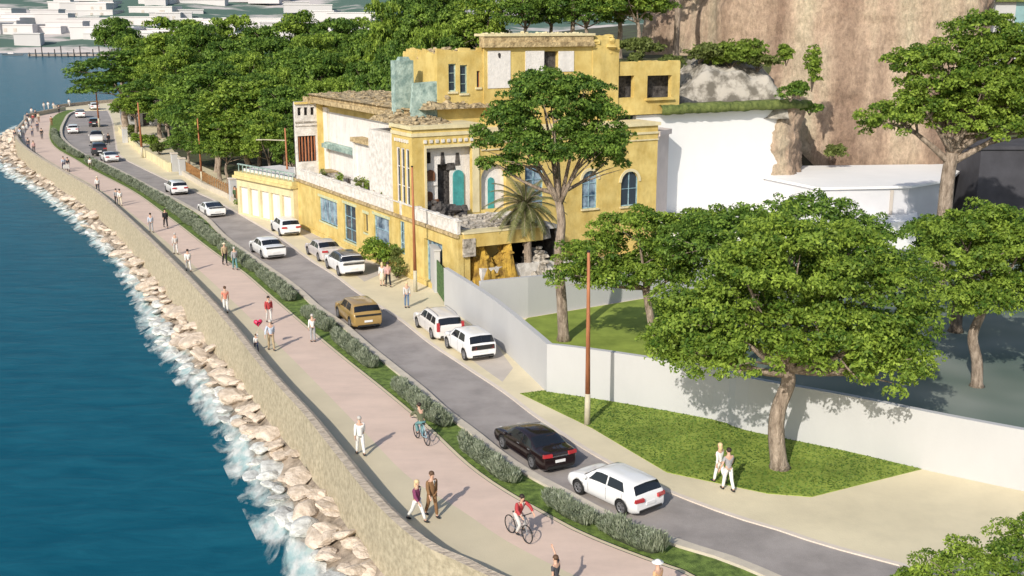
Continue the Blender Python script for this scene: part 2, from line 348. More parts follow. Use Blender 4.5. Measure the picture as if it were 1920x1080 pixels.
# low dark wall round the tip
mb = MB(); tp = [(-95.6, 238), (-98.2, 243.7), (-97, 250), (-94.3, 258), (-88, 268)]
for p, q in zip(tp[:-1], tp[1:]):
    n = np.array([-(q[1] - p[1]), q[0] - p[0]]); n = n / np.linalg.norm(n) * .3
    mb.prism([p, q, (q[0] + n[0], q[1] + n[1]), (p[0] + n[0], p[1] + n[1])], -2.6, .7)
tag(mb.build('parapet_wall', M['walltop']), 'low dark parapet wall around the far tip of the promenade', 'wall')
# rock slope
struct('rock_slope', ribbon(lambda Y: np.minimum(f_shore(Y) + .3, f_wb(Y) - .4), f_wb, WZ - .25, -1.55, nx=3), M['rocks'])

def water_mat():
    m = bpy.data.materials.new('sea_water'); t, b = nodes(m); MATS['water'] = m
    tc = t.nodes.new('ShaderNodeTexCoord'); mp = t.nodes.new('ShaderNodeMapping'); mp.inputs['Scale'].default_value = (.35, 1.1, 1); mp.inputs['Rotation'].default_value = (0, 0, R(12))
    t.links.new(tc.outputs['Object'], mp.inputs[0])
    n1 = t.nodes.new('ShaderNodeTexNoise'); n1.inputs['Scale'].default_value = .9; n1.inputs['Detail'].default_value = 8; n1.inputs['Roughness'].default_value = .6; n1.inputs['Distortion'].default_value = .5
    t.links.new(mp.outputs[0], n1.inputs['Vector'])
    bp = t.nodes.new('ShaderNodeBump'); bp.inputs['Strength'].default_value = .16; bp.inputs['Distance'].default_value = .5
    t.links.new(n1.outputs['Fac'], bp.inputs['Height']); t.links.new(bp.outputs[0], b.inputs['Normal'])
    r = t.nodes.new('ShaderNodeValToRGB'); r.color_ramp.elements[0].color = (.006, .082, .13, 1); r.color_ramp.elements[1].color = (.012, .115, .17, 1)
    r.color_ramp.elements[0].position = .35; r.color_ramp.elements[1].position = .7
    t.links.new(n1.outputs['Fac'], r.inputs[0]); t.links.new(r.outputs[0], b.inputs['Base Color'])
    b.inputs['Roughness'].default_value = .22; b.inputs['IOR'].default_value = 1.33; b.inputs['Specular IOR Level'].default_value = .012; return m
mb = MB(); mb.face([(-1500, 5, WZ), (300, 5, WZ), (300, 860, WZ), (-1500, 860, WZ)]); struct('sea_water', mb, water_mat())
def foam_mat():
    m = bpy.data.materials.new('sea_foam'); t, b = nodes(m)
    at = t.nodes.new('ShaderNodeAttribute'); at.attribute_name = 'u'
    tc = t.nodes.new('ShaderNodeTexCoord')
    mp = t.nodes.new('ShaderNodeMapping'); mp.inputs['Scale'].default_value = (1.25, .55, 1); t.links.new(tc.outputs['Object'], mp.inputs[0])
    n = t.nodes.new('ShaderNodeTexNoise'); n.inputs['Scale'].default_value = .75; n.inputs['Detail'].default_value = 6; n.inputs['Roughness'].default_value = .55; n.inputs['Distortion'].default_value = .5
    t.links.new(mp.outputs[0], n.inputs['Vector'])
    a = t.nodes.new('ShaderNodeMath'); a.operation = 'SUBTRACT'; t.links.new(n.outputs['Fac'], a.inputs[0]); t.links.new(at.outputs['Fac'], a.inputs[1])
    r = t.nodes.new('ShaderNodeMapRange'); r.inputs['From Min'].default_value = -.03; r.inputs['From Max'].default_value = .19; r.inputs['To Max'].default_value = .9
    t.links.new(a.outputs[0], r.inputs['Value'])
    n2 = t.nodes.new('ShaderNodeTexNoise'); n2.inputs['Scale'].default_value = 1.6; n2.inputs['Detail'].default_value = 5; t.links.new(mp.outputs[0], n2.inputs['Vector'])
    cr = t.nodes.new('ShaderNodeValToRGB'); cr.color_ramp.elements[0].color = (.40, .57, .57, 1); cr.color_ramp.elements[1].color = (.74, .77, .74, 1)
    cr.color_ramp.elements[0].position = .36; cr.color_ramp.elements[1].position = .58
    t.links.new(n2.outputs['Fac'], cr.inputs[0]); t.links.new(cr.outputs[0], b.inputs['Base Color']); b.inputs['Roughness'].default_value = .7
    bp = t.nodes.new('ShaderNodeBump'); bp.inputs['Strength'].default_value = .6; bp.inputs['Distance'].default_value = .2; t.links.new(n2.outputs['Fac'], bp.inputs['Height']); t.links.new(bp.outputs[0], b.inputs['Normal'])
    tr = t.nodes.new('ShaderNodeBsdfTransparent'); mx = t.nodes.new('ShaderNodeMixShader')
    t.links.new(r.outputs[0], mx.inputs[0]); t.links.new(tr.outputs[0], mx.inputs[1]); t.links.new(b.outputs[0], mx.inputs[2])
    t.links.new(mx.outputs[0], t.nodes['Material Output'].inputs[0]); return m
ysf = rows(20.5, 230); vs = []; us = []; nx = 10
for y in ysf:
    wd = .9 if y < 75 else .7
    for k in range(nx + 1):
        u = k / nx; vs.append((float(f_shore(y)) + 2.6 - u * (wd + 2.6), y, WZ + .05 + 0.7 * (1 - u) ** 1.5)); us.append(.58 - .25 * math.exp(-((u - .66) / .24) ** 2))
me = bpy.data.meshes.new('sea_foam'); q = nx + 1
me.from_pydata(vs, [], [(i * q + k + 1, i * q + k, (i + 1) * q + k, (i + 1) * q + k + 1) for i in range(len(ysf) - 1) for k in range(nx)])
a = me.attributes.new('u', 'FLOAT', 'POINT'); a.data.foreach_set('value', us); me.materials.append(foam_mat())
tag(link('sea_foam', me), 'white surf foam washing against the boulders', 'foam', kind='stuff')

# parking bays, lawns, garden floor
def gp(pts): return [tuple(G(*p)[:2]) for p in pts]
mb = MB(); mb.prism(gp([(700, 543), (775, 540), (800, 600), (930, 690), (940, 712)][:0] or [(772, 596), (835, 590), (925, 640), (962, 690), (942, 716), (880, 672), (815, 624)]), -.05, .004); struct('parking_bay', mb, M['bay'])
mb = MB(); mb.prism(gp([(560, 425), (620, 455), (690, 490), (735, 505), (683, 528), (600, 462), (492, 394), (520, 385)]), -.05, .004); struct('parking_bay', mb, M['bay'])
WB = [tuple(G(*p)[:2]) for p in [(845, 580), (925, 640), (1025, 735), (1140, 752), (1335, 787), (1400, 808), (1580, 845), (1730, 880), (1920, 921)]] + [(26, 37.4), (36, 31)]
lawn = gp([(975, 738), (1026, 732), (1140, 750), (1335, 785), (1400, 806), (1578, 844), (1728, 880), (1522, 932), (1440, 926), (1250, 886), (1110, 803)])
mb = MB(); mb.prism(lawn, -.05, .025); struct('lawn', mb, M['grass'])
inner = [(p[0] + .35, p[1] + .25) for p in WB]
mb = MB(); mb.prism(inner[1:] + [(60, 31), (60, 100), (26, 95), (14.7, 88.5), (9, 72.9), (1, 67.6)], -.05, .02); struct('garden_ground', mb, M['garden'])
gl = gp([(985, 592), (1120, 572), (1240, 545), (1300, 580), (1330, 700), (1150, 670), (1040, 650)])
mb = MB(); mb.prism([inner[1], inner[2], inner[3], (8.5, 50.6), (10, 55), (12.2, 66), (13, 72), (9, 72.7), (1, 67.6)], -.05, .06); struct('garden_lawn', mb, M['grass'])
def blades(name, poly, n, h, z, m, seed):
    r = np.random.default_rng(seed); P = np.array(poly); mn, mx = P.min(0), P.max(0); out = []
    x, y = P[:, 0], P[:, 1]
    while len(out) < n:
        c = r.uniform(mn, mx, (n, 2)); ins = np.zeros(n, bool); j = len(P) - 1
        for i in range(len(P)):
            cr = ((y[i] > c[:, 1]) != (y[j] > c[:, 1])) & (c[:, 0] < (x[j] - x[i]) * (c[:, 1] - y[i]) / (y[j] - y[i] + 1e-12) + x[i]); ins ^= cr; j = i
        out += list(c[ins])
    c = np.array(out[:n]); th = r.uniform(0, math.pi, n); hh = h * r.uniform(.5, 1.3, n); wdt = .05
    u = np.stack([np.cos(th) * wdt, np.sin(th) * wdt, np.zeros(n)], 1); lean = r.normal(0, .05, (n, 2))
    p0 = np.stack([c[:, 0], c[:, 1], np.full(n, z)], 1); p1 = p0 + np.stack([lean[:, 0], lean[:, 1], hh], 1)
    cl = .5 + .3 * np.sin(c[:, 0] * 1.3 + 2 * np.sin(c[:, 1] * .9)) * np.sin(c[:, 1] * 1.1) 
    return tag(link(name, quads(name, np.stack([p0 - u, p0 + u, p1 + u * .3, p1 - u * .3], 1), np.clip(cl + r.normal(0, .2, n), 0, 1), m)), kind='stuff')
blades('grass_tufts', [(p[0] * .997 + .03, p[1]) for p in lawn], 9000, .035, .025, LEAF['grass'], 3)

# far shore: hillside and town
mb = MB(); xs = np.linspace(-760, 520, 41); yy = [800, 812, 840, 900, 980, 1080, 1200, 1400, 1700]; zz = [-2.5, 1, 3, 8, 16, 27, 41, 62, 100]
vs = [(x, y + 14 * math.sin(x * .021) + (0 if j else 0), z + (2.5 * math.sin(x * .03 + j) if j > 1 else 0)) for j, (y, z) in enumerate(zip(yy, zz)) for x in xs]
n = len(xs); mb.raw(vs, [(j * n + i, j * n + i + 1, (j + 1) * n + i + 1, (j + 1) * n + i) for j in range(len(yy) - 1) for i in range(n - 1)])
struct('far_hillside', mb, M['hill'], smooth=True)

# ------------------------------------------------------------------ villa (local frame: a to the right along the camera side, b back along the street)
def va(px, py, a):
    d = ray(px, py); t = (VC @ VV + a) / (d[:2] @ VV); p = d * t; return (p[:2] - VC) @ VT, CAMH + p[2]
def vb(px, py, b):
    d = ray(px, py); t = (VC @ VT + b) / (d[:2] @ VT); p = d * t; return (p[:2] - VC) @ VV, CAMH + p[2]
def vw(a, b, z=0): p = VC + VV * a + VT * b; return (p[0], p[1], z)
def wallh(mb, ax, c, t, u0, u1, z0, z1, holes=(), rag=0, seed=1):
    r = random.Random(seed)
    us = sorted({u0, u1, *[h[0] for h in holes], *[h[1] for h in holes]}); zs = sorted({z0, z1, *[h[2] for h in holes], *[h[3] for h in holes]})
    us = [u for u in us if u0 <= u <= u1]; zs = [z for z in zs if z0 <= z <= z1]
    P = (lambda u, z, d: (u, c + d, z)) if ax == 'b' else (lambda u, z, d: (c + d, u, z))
    def hole(i, j):
        if not (0 <= i < len(us) - 1 and 0 <= j < len(zs) - 1): return True
        u, z = (us[i] + us[i + 1]) / 2, (zs[j] + zs[j + 1]) / 2
        return any(h[0] < u < h[1] and h[2] < z < h[3] for h in holes)
    for i in range(len(us) - 1):
        for j in range(len(zs) - 1):
            if hole(i, j): continue
            a, b, e, f = us[i], us[i + 1], zs[j], zs[j + 1]
            mb.face([P(a, e, 0), P(b, e, 0), P(b, f, 0), P(a, f, 0)]); mb.face([P(a, e, t), P(b, e, t), P(b, f, t), P(a, f, t)])
            if hole(i - 1, j): mb.face([P(a, e, 0), P(a, e, t), P(a, f, t), P(a, f, 0)])
            if hole(i + 1, j): mb.face([P(b, e, 0), P(b, e, t), P(b, f, t), P(b, f, 0)])
            if hole(i, j - 1): mb.face([P(a, e, 0), P(b, e, 0), P(b, e, t), P(a, e, t)])
            if hole(i, j + 1): mb.face([P(a, f, 0), P(b, f, 0), P(b, f, t), P(a, f, t)])
    if rag:
        u = u0 + .02
        while u < u1 - .1:
            wd = min(r.uniform(.3, .9), u1 - .02 - u); h = r.uniform(.05, rag)
            q = [P(u, z1 - .05, .03), P(u + wd, z1 - .05, .03), P(u + wd, z1 - .05, t - .03), P(u, z1 - .05, t - .03)]
            mb.raw(q + [(p[0], p[1], z1 + h * r.uniform(.6, 1.2)) for p in q], [(0, 1, 5, 4), (1, 2, 6, 5), (2, 3, 7, 6), (3, 0, 4, 7), (4, 5, 6, 7)]); u += wd
    return mb
def archtop(mb, c, t, u0, u1, z1, r=None):      # spandrels turning a square hole top into an arch (wall plane b=c)
    m = (u0 + u1) / 2; rr = (u1 - u0) / 2; N = 8
    for s in (-1, 1):
        pts = [(m + s * rr * math.cos(math.pi / 2 * k / N), z1 - rr + rr * math.sin(math.pi / 2 * k / N)) for k in range(N + 1)]
        poly = pts + [(m + s * rr, z1)]
        mb.face([(p[0], c, p[1]) for p in poly]); 
        for p, q in zip(pts[:-1], pts[1:]): mb.face([(p[0], c, p[1]), (q[0], c, q[1]), (q[0], c + t, q[1]), (p[0], c + t, p[1])])
def rubble(mb, n, lo, hi, s0, s1, seed=3):
    r = random.Random(seed); random.seed(seed)
    for _ in range(n):
        c = [r.uniform(a, b) for a, b in zip(lo, hi)]; s = r.uniform(s0, s1)
        mb.ball(c, (s * r.uniform(.7, 1.4), s * r.uniform(.7, 1.4), s * r.uniform(.4, .9)), 5, 4, .3)
    return mb
def heap(name, m, a0, a1, b0, b1, z0, H, n, s0, s1, seed, shape=None, parent=None):
    r = random.Random(seed); nx, ny = max(6, int((a1 - a0) / .25)), max(6, int((b1 - b0) / .25))
    def zf(a, b):
        u, v = (a - a0) / (a1 - a0), (b - b0) / (b1 - b0); e = min(1, 4 * u, 4 * (1 - u), 5 * v, 5 * (1 - v)); k = shape(u, v) if shape else 1
        return z0 - .05 + H * k * max(0, e) * (.62 + .5 * noise.fractal(Vector((a * .9, b * .9, seed)), .9, 2.1, 4))
    mb = MB(); mb.raw([(a0 + (a1 - a0) * i / nx, b0 + (b1 - b0) * j / ny, zf(a0 + (a1 - a0) * i / nx, b0 + (b1 - b0) * j / ny)) for j in range(ny + 1) for i in range(nx + 1)], [(j * (nx + 1) + i, j * (nx + 1) + i + 1, (j + 1) * (nx + 1) + i + 1, (j + 1) * (nx + 1) + i) for j in range(ny) for i in range(nx)])
    random.seed(seed)
    for _ in range(n):
        a, b = r.uniform(a0 + .1, a1 - .1), r.uniform(b0 + .1, b1 - .1); q = r.uniform(s0, s1); mb.ball((a, b, zf(a, b) + q * .15), (q * r.uniform(.7, 1.4), q * r.uniform(.7, 1.4), q * r.uniform(.4, .8)), 5, 4, .3)
    return tag(mb.build(name, m, parent), kind='stuff')
from mathutils import noise
vil = empty('ruined_villa', (VC[0], VC[1], 0), VANG, 'large ruined yellow villa with broken terraces and empty windows beside the road', 'villa')
H_ST = [(15.1, 19.3, 1.45, 3.5), (11.0, 13.6, .7, 3.7), (8.5, 9.3, 2.0, 3.5), (4.4, 7.3, 1.7, 3.7), (1.6, 2.5, 1.5, 3.95), (-4.6, -1.7, .35, 3.35)]
mb = MB(); wallh(mb, 'a', 0, .4, -7, 25.5, 0, 4.35, H_ST); mb.b2((-.12, -6.9, 0), (-.003, 25.4, .35))
mb.b2((.4, 25.1, 0), (9, 25.5, 4.35)); mb.build('street_wall', M['yellow'], vil)
mb = MB(); mb.b2((-.2, -7.1, 4.2), (-.003, 25.6, 4.4)); mb.build('terrace_moulding', M['cornice'], vil)
mb = MB(); wallh(mb, 'a', .02, .2, -6.9, 25.5, 4.4, 5.25, [], .0)
for k in range(12): mb.b2((-.04, -6.6 + k * 2.85, 4.41), (.26, -6.25 + k * 2.85, 5.42))
mb.b2((-.05, -6.95, 5.25), (.3, 25.55, 5.34)); mb.build('terrace_parapet', M['dirtyw'], vil)
mb = MB(); mb.b2((.4, .35, 4.2), (9, 25, 4.38)); mb.b2((.4, -6.6, 4.1), (7.9, .0, 4.37)); mb.build('terrace_floor', M['dirtyw'], vil)
def glaze(nm, ax, c, u0, u1, z0, z1, gm, fm=None, nu=2, nz=2, rec=.18, fw=.09):
    f = MB(); P = (lambda u, z, d: (u, c + d, z)) if ax == 'b' else (lambda u, z, d: (c + d, u, z))
    def bar(a, b, e, g): p, q = P(a, e, rec - .06), P(b, g, rec + .03); f.b2(p, q)
    bar(u0, u0 + fw, z0, z1); bar(u1 - fw, u1, z0, z1); bar(u0 + fw, u1 - fw, z1 - fw, z1); bar(u0 + fw, u1 - fw, z0, z0 + fw)
    for k in range(1, nu): x = u0 + (u1 - u0) * k / nu; bar(x - fw / 3, x + fw / 3, z0 + fw, z1 - fw)
    for k in range(1, nz): z = z0 + (z1 - z0) * k / nz; bar(u0 + fw, u1 - fw, z - fw / 4, z + fw / 4)
    fo = f.build(nm, fm or M['bluefr'], vil)
    g = MB(); g.face([P(u0, z0, rec), P(u1, z0, rec), P(u1, z1, rec), P(u0, z1, rec)]); g.build('pane', gm, fo); return fo
glaze('window', 'a', 0, 15.1, 19.3, 1.45, 3.5, M['blueglass'], nu=4, nz=1); glaze('door', 'a', 0, 11.0, 13.6, .7, 3.7, M['glass'], nu=2, nz=3)
glaze('window', 'a', 0, 8.5, 9.3, 2.0, 3.5, M['glass'], M['yellowb'], nu=1, nz=1); glaze('window', 'a', 0, 4.4, 7.3, 1.7, 3.7, M['blueglass'], nu=1, nz=2)
glaze('window', 'a', 0, 1.6, 2.5, 1.5, 3.95, M['glass'], nu=2, nz=3); glaze('shop_window', 'a', 0, -4.6, -1.7, .35, 3.35, M['blueglass'], nu=4, nz=1, rec=.35)
for (u0, u1, z0, z1) in H_ST[:4]: mb = MB(); mb.b2((-.03, u0 - .25, z1), (.1, u1 + .25, z1 + .22)); mb.b2((-.05, u0 - .1, z0 - .14), (.1, u1 + .1, z0)); mb.build('window_surround', mat('pale_turquoise', (.46, .56, .42), .85, .2, 3, col2=(.66, .62, .33)), vil)
# upper floor of the street wing
mb = MB(); wallh(mb, 'a', 2.5, .4, 3.4, 25, 4.38, 11.1); mb.b2((2.9, 24.6, 4.4), (9, 25, 11.1)); mb.b2((8.6, 3.4, 4.4), (9, 24.6, 11.1)); mb.build('upper_wall', M['yellow'], vil)
mb = MB(); mb.b2((2.44, 9.6, 4.5), (2.497, 22.6, 10.35)); mb.build('white_panel', M['plaster'], vil)
mb = MB(); mb.b2((2.36, 23.0, 4.4), (2.497, 24.1, 10.7)); mb.b2((2.42, 22.66, 4.4), (2.497, 22.8, 10.6)); mb.build('pilaster', M['plaster'], vil)
mb = MB(); mb.mat(M['plaster']).b2((1.5, 9.0, 4.4), (2.43, 9.35, 8.5)); mb.b2((1.5, 14.7, 4.4), (2.43, 15.0, 8.5)); mb.b2((1.75, 9.35, 4.4), (2.43, 14.7, 8.4)); mb.mat(M['cornice']).b2((1.35, 8.9, 8.5), (2.43, 15.1, 8.85)); mb.build('porch', None, vil)
mb = MB()
for k in range(34): mb.b2((1.75, 15.6 + k * .22, 7.25), (2.42, 15.72 + k * .22, 7.62))
mb.b2((2.0, 15.5, 7.62), (2.42, 23.1, 7.72)); mb.build('awning', M['teal'], vil)
mb = MB(); wallh(mb, 'b', 24.2, .35, -.15, 2.44, 4.4, 11.2, [(.1, .45, 10.0, 10.7), (.7, 1.05, 10.0, 10.7), (1.3, 1.65, 10.0, 10.7), (.0, 1.7, 5.9, 8.2)]); mb.build('end_wall', M['dirtyw'], vil)
mb = MB(); mb.b2((1.85, 24.0, 4.4), (2.44, 24.197, 11.15)); mb.b2((-.2, 24.05, 11.0), (1.84, 24.197, 11.2)); mb.build('corner_column', M['yellowb'], vil)
mb = MB()
for k in range(6): mb.tube([(.15 + k * .29, 24.34, 5.95), (.15 + k * .29, 24.34, 8.15)], .07, 6)
mb.build('baluster', M['rust'], vil)
mb = MB(); mb.b2((-.18, 24.12, 9.35), (1.84, 24.197, 9.47)); mb.b2((-.18, 24.12, 9.05), (1.84, 24.197, 9.12)); mb.build('string_course', M['stone'], vil)
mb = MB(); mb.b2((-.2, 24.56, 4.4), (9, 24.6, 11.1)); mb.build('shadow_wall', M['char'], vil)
mb = MB(); mb.b2((1.2, 3.4, 11.12), (9.4, 25.4, 11.5)); mb.b2((1.5, 3.45, 11.5), (9.1, 25.1, 11.85)); mb.b2((1.0, 24.0, 11.0), (1.197, 25.3, 11.6)); mb.build('street_wing_roof', M['cornice'], vil)
heap('roof_rubble', M['debris'], 1.25, 8.8, 3.5, 25.2, 11.85, .42, 420, .06, .2, 5, None, vil); heap('roof_rubble', M['debris'], 2.0, 8.0, 2.2, 8.5, 11.9, 1.5, 160, .07, .24, 6, lambda u, v: 1 - abs(u - .4), vil)
heap('terrace_rubble', M['stone'], .35, 2.4, 3.6, 24, 4.38, .28, 110, .05, .26, 8, None, vil)
# camera-side front
FH = [(1.1, 4.75, 4.6, 9.35), (5.5, 7.6, 4.6, 7.9), (9.2, 10.8, 4.4, 7.6), (14.3, 15.7, 3.95, 6.9), (17.95, 19.6, 3.85, 6.6)]
mb = MB(); wallh(mb, 'b', 0, .4, 0, 5.35, 4.37, 10.7, FH[:1]); wallh(mb, 'b', .06, .4, 5.35, 21.4, 0, 10.1, FH[1:])
archtop(mb, .06, .4, 14.3, 15.7, 6.9); archtop(mb, .06, .4, 17.95, 19.6, 6.6); archtop(mb, .06, .4, 5.5, 7.6, 7.9)
wallh(mb, 'a', 0, .4, .4, 3.5, 4.37, 10.7, [(.5, 1.15, 5.2, 9.3), (1.3, 1.95, 5.2, 9.3), (2.1, 2.75, 5.2, 9.3)])
mb.build('front_wall', M['yellowb'], vil)
mb = MB(); mb.b2((.45, 2.6, 0), (21.2, 9, 10.05)); mb.build('inner_wall', M['dirtyw'], vil)
mb = MB(); mb.b2((-.15, -.15, 10.7), (5.5, 3.6, 10.95)); mb.b2((-.08, -.08, 10.2), (5.42, -.003, 10.45)); mb.b2((-.08, 0, 10.2), (-.003, 3.5, 10.45)); mb.b2((5.5, -.12, 10.1), (21.55, 3, 10.35)); mb.b2((5.5, -.03, 9.45), (21.45, .057, 9.62)); mb.b2((5.5, -.03, 8.95), (21.45, .057, 9.05)); mb.build('cornice', M['cream'], vil)
mb = MB()
for k in range(9): mb.b2((.9 + k * .46, -.1, 9.72), (1.12 + k * .46, -.003, 9.95))
for k in range(6): mb.b2((-.1, .55 + k * .42, 9.72), (-.003, .75 + k * .42, 9.95))
mb.build('dentil', M['dirtyw'], vil)
mb = MB(); mb.b2((.95, -.05, 9.35), (4.9, -.003, 9.55)); mb.b2((.92, -.05, 4.5), (1.1, -.003, 9.35)); mb.b2((4.75, -.05, 4.5), (5.3, -.003, 9.35)); mb.build('opening_surround', M['cream'], vil)
for u0, u1, z1 in ((14.3, 15.7, 6.9), (17.95, 19.6, 6.6)):
    mb = MB(); m_, rr = (u0 + u1) / 2, (u1 - u0) / 2
    for k in range(12):
        a0, a1 = math.pi * k / 12, math.pi * (k + 1) / 12; q = []
        for ang, r_ in ((a0, rr), (a1, rr), (a1, rr + .22), (a0, rr + .22)): q.append((m_ + r_ * math.cos(ang), -.02, z1 - rr + r_ * math.sin(ang)))
        mb.face(q); mb.face([(p[0], .057, p[2]) for p in q]); mb.face([q[2], q[3], (q[3][0], .057, q[3][2]), (q[2][0], .057, q[2][2])])
    mb.b2((u0 - .12, -.1, FH[-1][2] - .12 if u0 > 16 else 3.83), (u1 + .12, .057, FH[-1][2] if u0 > 16 else 3.95)); mb.build('window_surround', M['cream'], vil)
glaze('arched_window', 'b', .06, 14.3, 15.7, 3.95, 6.9, M['blueglass'], nu=2, nz=3); glaze('arched_window', 'b', .06, 17.95, 19.6, 3.85, 6.6, M['glass'], nu=2, nz=2)
glaze('window', 'b', .06, 9.2, 10.8, 4.4, 7.6, M['blueglass'], nu=2, nz=3)
for u in (.5, 1.3, 2.1): glaze('tall_window', 'a', 0, u, u + .65, 5.2, 9.3, M['glass'], M['plaster'], nu=1, nz=3, rec=.12, fw=.09)
mb = MB(); mb.b2((5.45, .47, 4.4), (7.65, .57, 7.95)); wallh(mb, 'b', .62, .12, .9, 4.95, 4.4, 9.5, [(2.25, 3.25, 4.4, 8.1), (1.35, 1.75, 8.2, 9.0)]); mb.b2((1.15, .52, 6.6), (2.2, .617, 6.85)); mb.build('room_wall', M['plaster'], vil); mb = MB(); mb.b2((.95, 1.2, 4.4), (4.9, 1.3, 9.4)); mb.build('smoke_stained_wall', M['char'], vil)
mb = MB(); mb.box((2.65, .58, 8.5), (.35, .06, .9), 0, .6); mb.box((3.85, .59, 8.4), (.4, .05, .9), 0, .6); mb.box((3.3, .58, 7.9), (.7, .07, .5), 0, .8);  rubble(mb, 45, (1.2, -.3, 4.4), (4.2, 1.2, 4.9), .18, .5, 11); rubble(mb, 14, (1.3, -.4, 4.8), (2.4, .6, 5.6), .2, .4, 12); mb.build('charred_remains', M['char'], vil); mb = MB(); mb.ball((2.0, -.1, 4.9), (.6, .45, .6), 8, 6, .3); mb.ball((2.9, .1, 4.8), (.9, .4, .45), 8, 6, .3); mb.build('charred_heap', M['char'], vil)
def archleaf(mb, u0, u1, z0, z1, b0, b1):
    m_, rr = (u0 + u1) / 2, (u1 - u0) / 2; N = 10
    out = [(u0, z0)] + [(m_ - rr * math.cos(math.pi * k / N), z1 - rr + rr * math.sin(math.pi * k / N)) for k in range(N + 1)] + [(u1, z0)]; n = len(out)
    mb.raw([(p[0], b0, p[1]) for p in out] + [(p[0], b1, p[1]) for p in out], [tuple(range(n)), tuple(range(n, 2 * n))[::-1]] + [(i, (i + 1) % n, n + (i + 1) % n, n + i) for i in range(n)])
mb = MB(); archleaf(mb, 3.45, 4.3, 4.6, 7.6, .47, .60); mb.build('teal_arch_door', M['tealdoor'], vil)
mb = MB(); archleaf(mb, 6.25, 6.75, 4.6, 6.9, .38, .46); mb.build('teal_arch_door', M['tealdoor'], vil)
mb = MB(); archleaf(mb, 1.35, 2.0, 6.95, 7.75, .5, .617); archleaf(mb, 1.3, 1.8, 5.5, 6.2, .5, .617); mb.b2((1.75, .4, 5.0), (2.25, .617, 5.6)); mb.build('brown_alcove', mat('brown_wood', (.16, .07, .035), .8, .4, 6), vil)
# chamfered pale end of the right wing
mb = MB(); mb.prism([(21.42, .06), (23.6, 1.5), (23.6, 3), (21.42, 3)], 0, 9.2); mb.prism([(21.5, -.1), (23.85, 1.45), (23.85, 3), (21.5, 3)], 9.2, 9.6); mb.build('end_pier', mat('pinkish_render', (.60, .53, .50), .9, .06, 1), vil)
# upper tower
mb = MB(); TWH = [(4.42, 5.05, 13.05, 15.05), (5.36, 5.97, 12.9, 14.95), (6.75, 7.02, 13.3, 14.5)]
wallh(mb, 'b', 3.0, .35, 3.5, 7.3, 10.3, 15.9, TWH, .35, 21); wallh(mb, 'a', 3.5, .35, 3.35, 9, 10.3, 15.7, [], .4, 22); wallh(mb, 'b', 8.9, .3, 3.85, 7.3, 10.3, 15.6, [], .3, 23)
wallh(mb, 'b', 2.9, .4, 7.3, 17.0, 10.3, 16.2, [(12.5, 13.8, 14.4, 15.85)]); mb.b2((7.3, 3.3, 10.3), (17, 9, 15.9))
mb.box((18.2, 3.4, 13.5), (2.5, 1.1, 6.4)); mb.box((17.9, 3.35, 16.75), (1.7, .9, .5), .0, .7); rubble(mb, 14, (17.1, 3, 15.6), (19.4, 3.7, 16.9), .25, .5, 31)
mb.build('tower_wall', M['yellowb'], vil)
glaze('tower_window', 'b', 3.0, 4.42, 5.05, 13.05, 15.05, M['glass'], M['teal'], nu=1, nz=3); glaze('tower_window', 'b', 3.0, 5.36, 5.97, 12.9, 14.95, M['glass'], M['teal'], nu=1, nz=3); glaze('tower_window', 'b', 3.0, 6.75, 7.02, 13.3, 14.5, M['glass'], M['rust'], nu=1, nz=1, fw=.05)
mb = MB()
for u0, u1, z in ((4.42, 5.05, 13.05), (5.36, 5.97, 12.9), (6.7, 7.05, 13.3)): mb.b2((u0 - .08, 2.88, z - .14), (u1 + .08, 2.997, z))
mb.build('window_sill', M['cream'], vil)
for p_, q_ in (((7.62, 2.84, 13.2), (9.55, 2.897, 15.95)), ((10.85, 2.84, 14.2), (12.5, 2.897, 15.9)), ((13.8, 2.84, 14.3), (15.2, 2.897, 15.85))): mb = MB(); mb.b2(p_, q_); mb.build('white_panel', M['plaster'], vil)
mb = MB(); mb.b2((12.45, 3.297, 14.3), (13.85, 3.299, 15.9)); mb.build('dark_opening', M['char'], vil); mb = MB(); mb.ball((8.6, 2.86, 15.6), (.16, .06, .22), 6, 5, .2); mb.build('wall_hole', M['char'], vil)
mb = MB(); mb.b2((7.15, 2.55, 16.2), (16.9, 3.3, 16.55)); mb.b2((7.25, 2.7, 16.55), (16.9, 3.5, 17.0)); mb.build('tower_cornice', M['cornice'], vil)
mb = MB(); mb.b2((7.2, 2.6, 17.0), (17.0, 4.2, 17.18)); mb.build('tower_cap', M['cream'], vil); heap('tower_rubble', M['cream'], 7.3, 17, 2.7, 4.1, 17.16, .16, 60, .05, .16, 41, None, vil)
heap('tower_rubble', M['debris'], 3.5, 7.2, 3.2, 8.8, 15.3, .9, 120, .08, .3, 43, None, vil)
mb = MB(); wallh(mb, 'b', 3.0, .45, 19.4, 25.7, 10.7, 14.85, [(22.4, 24.85, 12.0, 13.8), (19.55, 21.1, 12.1, 13.85)], .15, 51); wallh(mb, 'a', 25.25, .45, 3.45, 8, 10.7, 14.8); mb.b2((19.4, 7.6, 10.7), (25.2, 8, 14.6)); mb.b2((22.2, 2.75, 11.82), (25.0, 2.997, 12.0)); mb.build('roofless_wing', M['yellowb'], vil)
mb = MB(); mb.b2((19.45, 3.9, 10.75), (25.2, 4.1, 14.4)); mb.b2((19.4, 3.5, 10.6), (25.2, 6.9, 10.8)); mb.build('dark_interior', M['char'], vil)
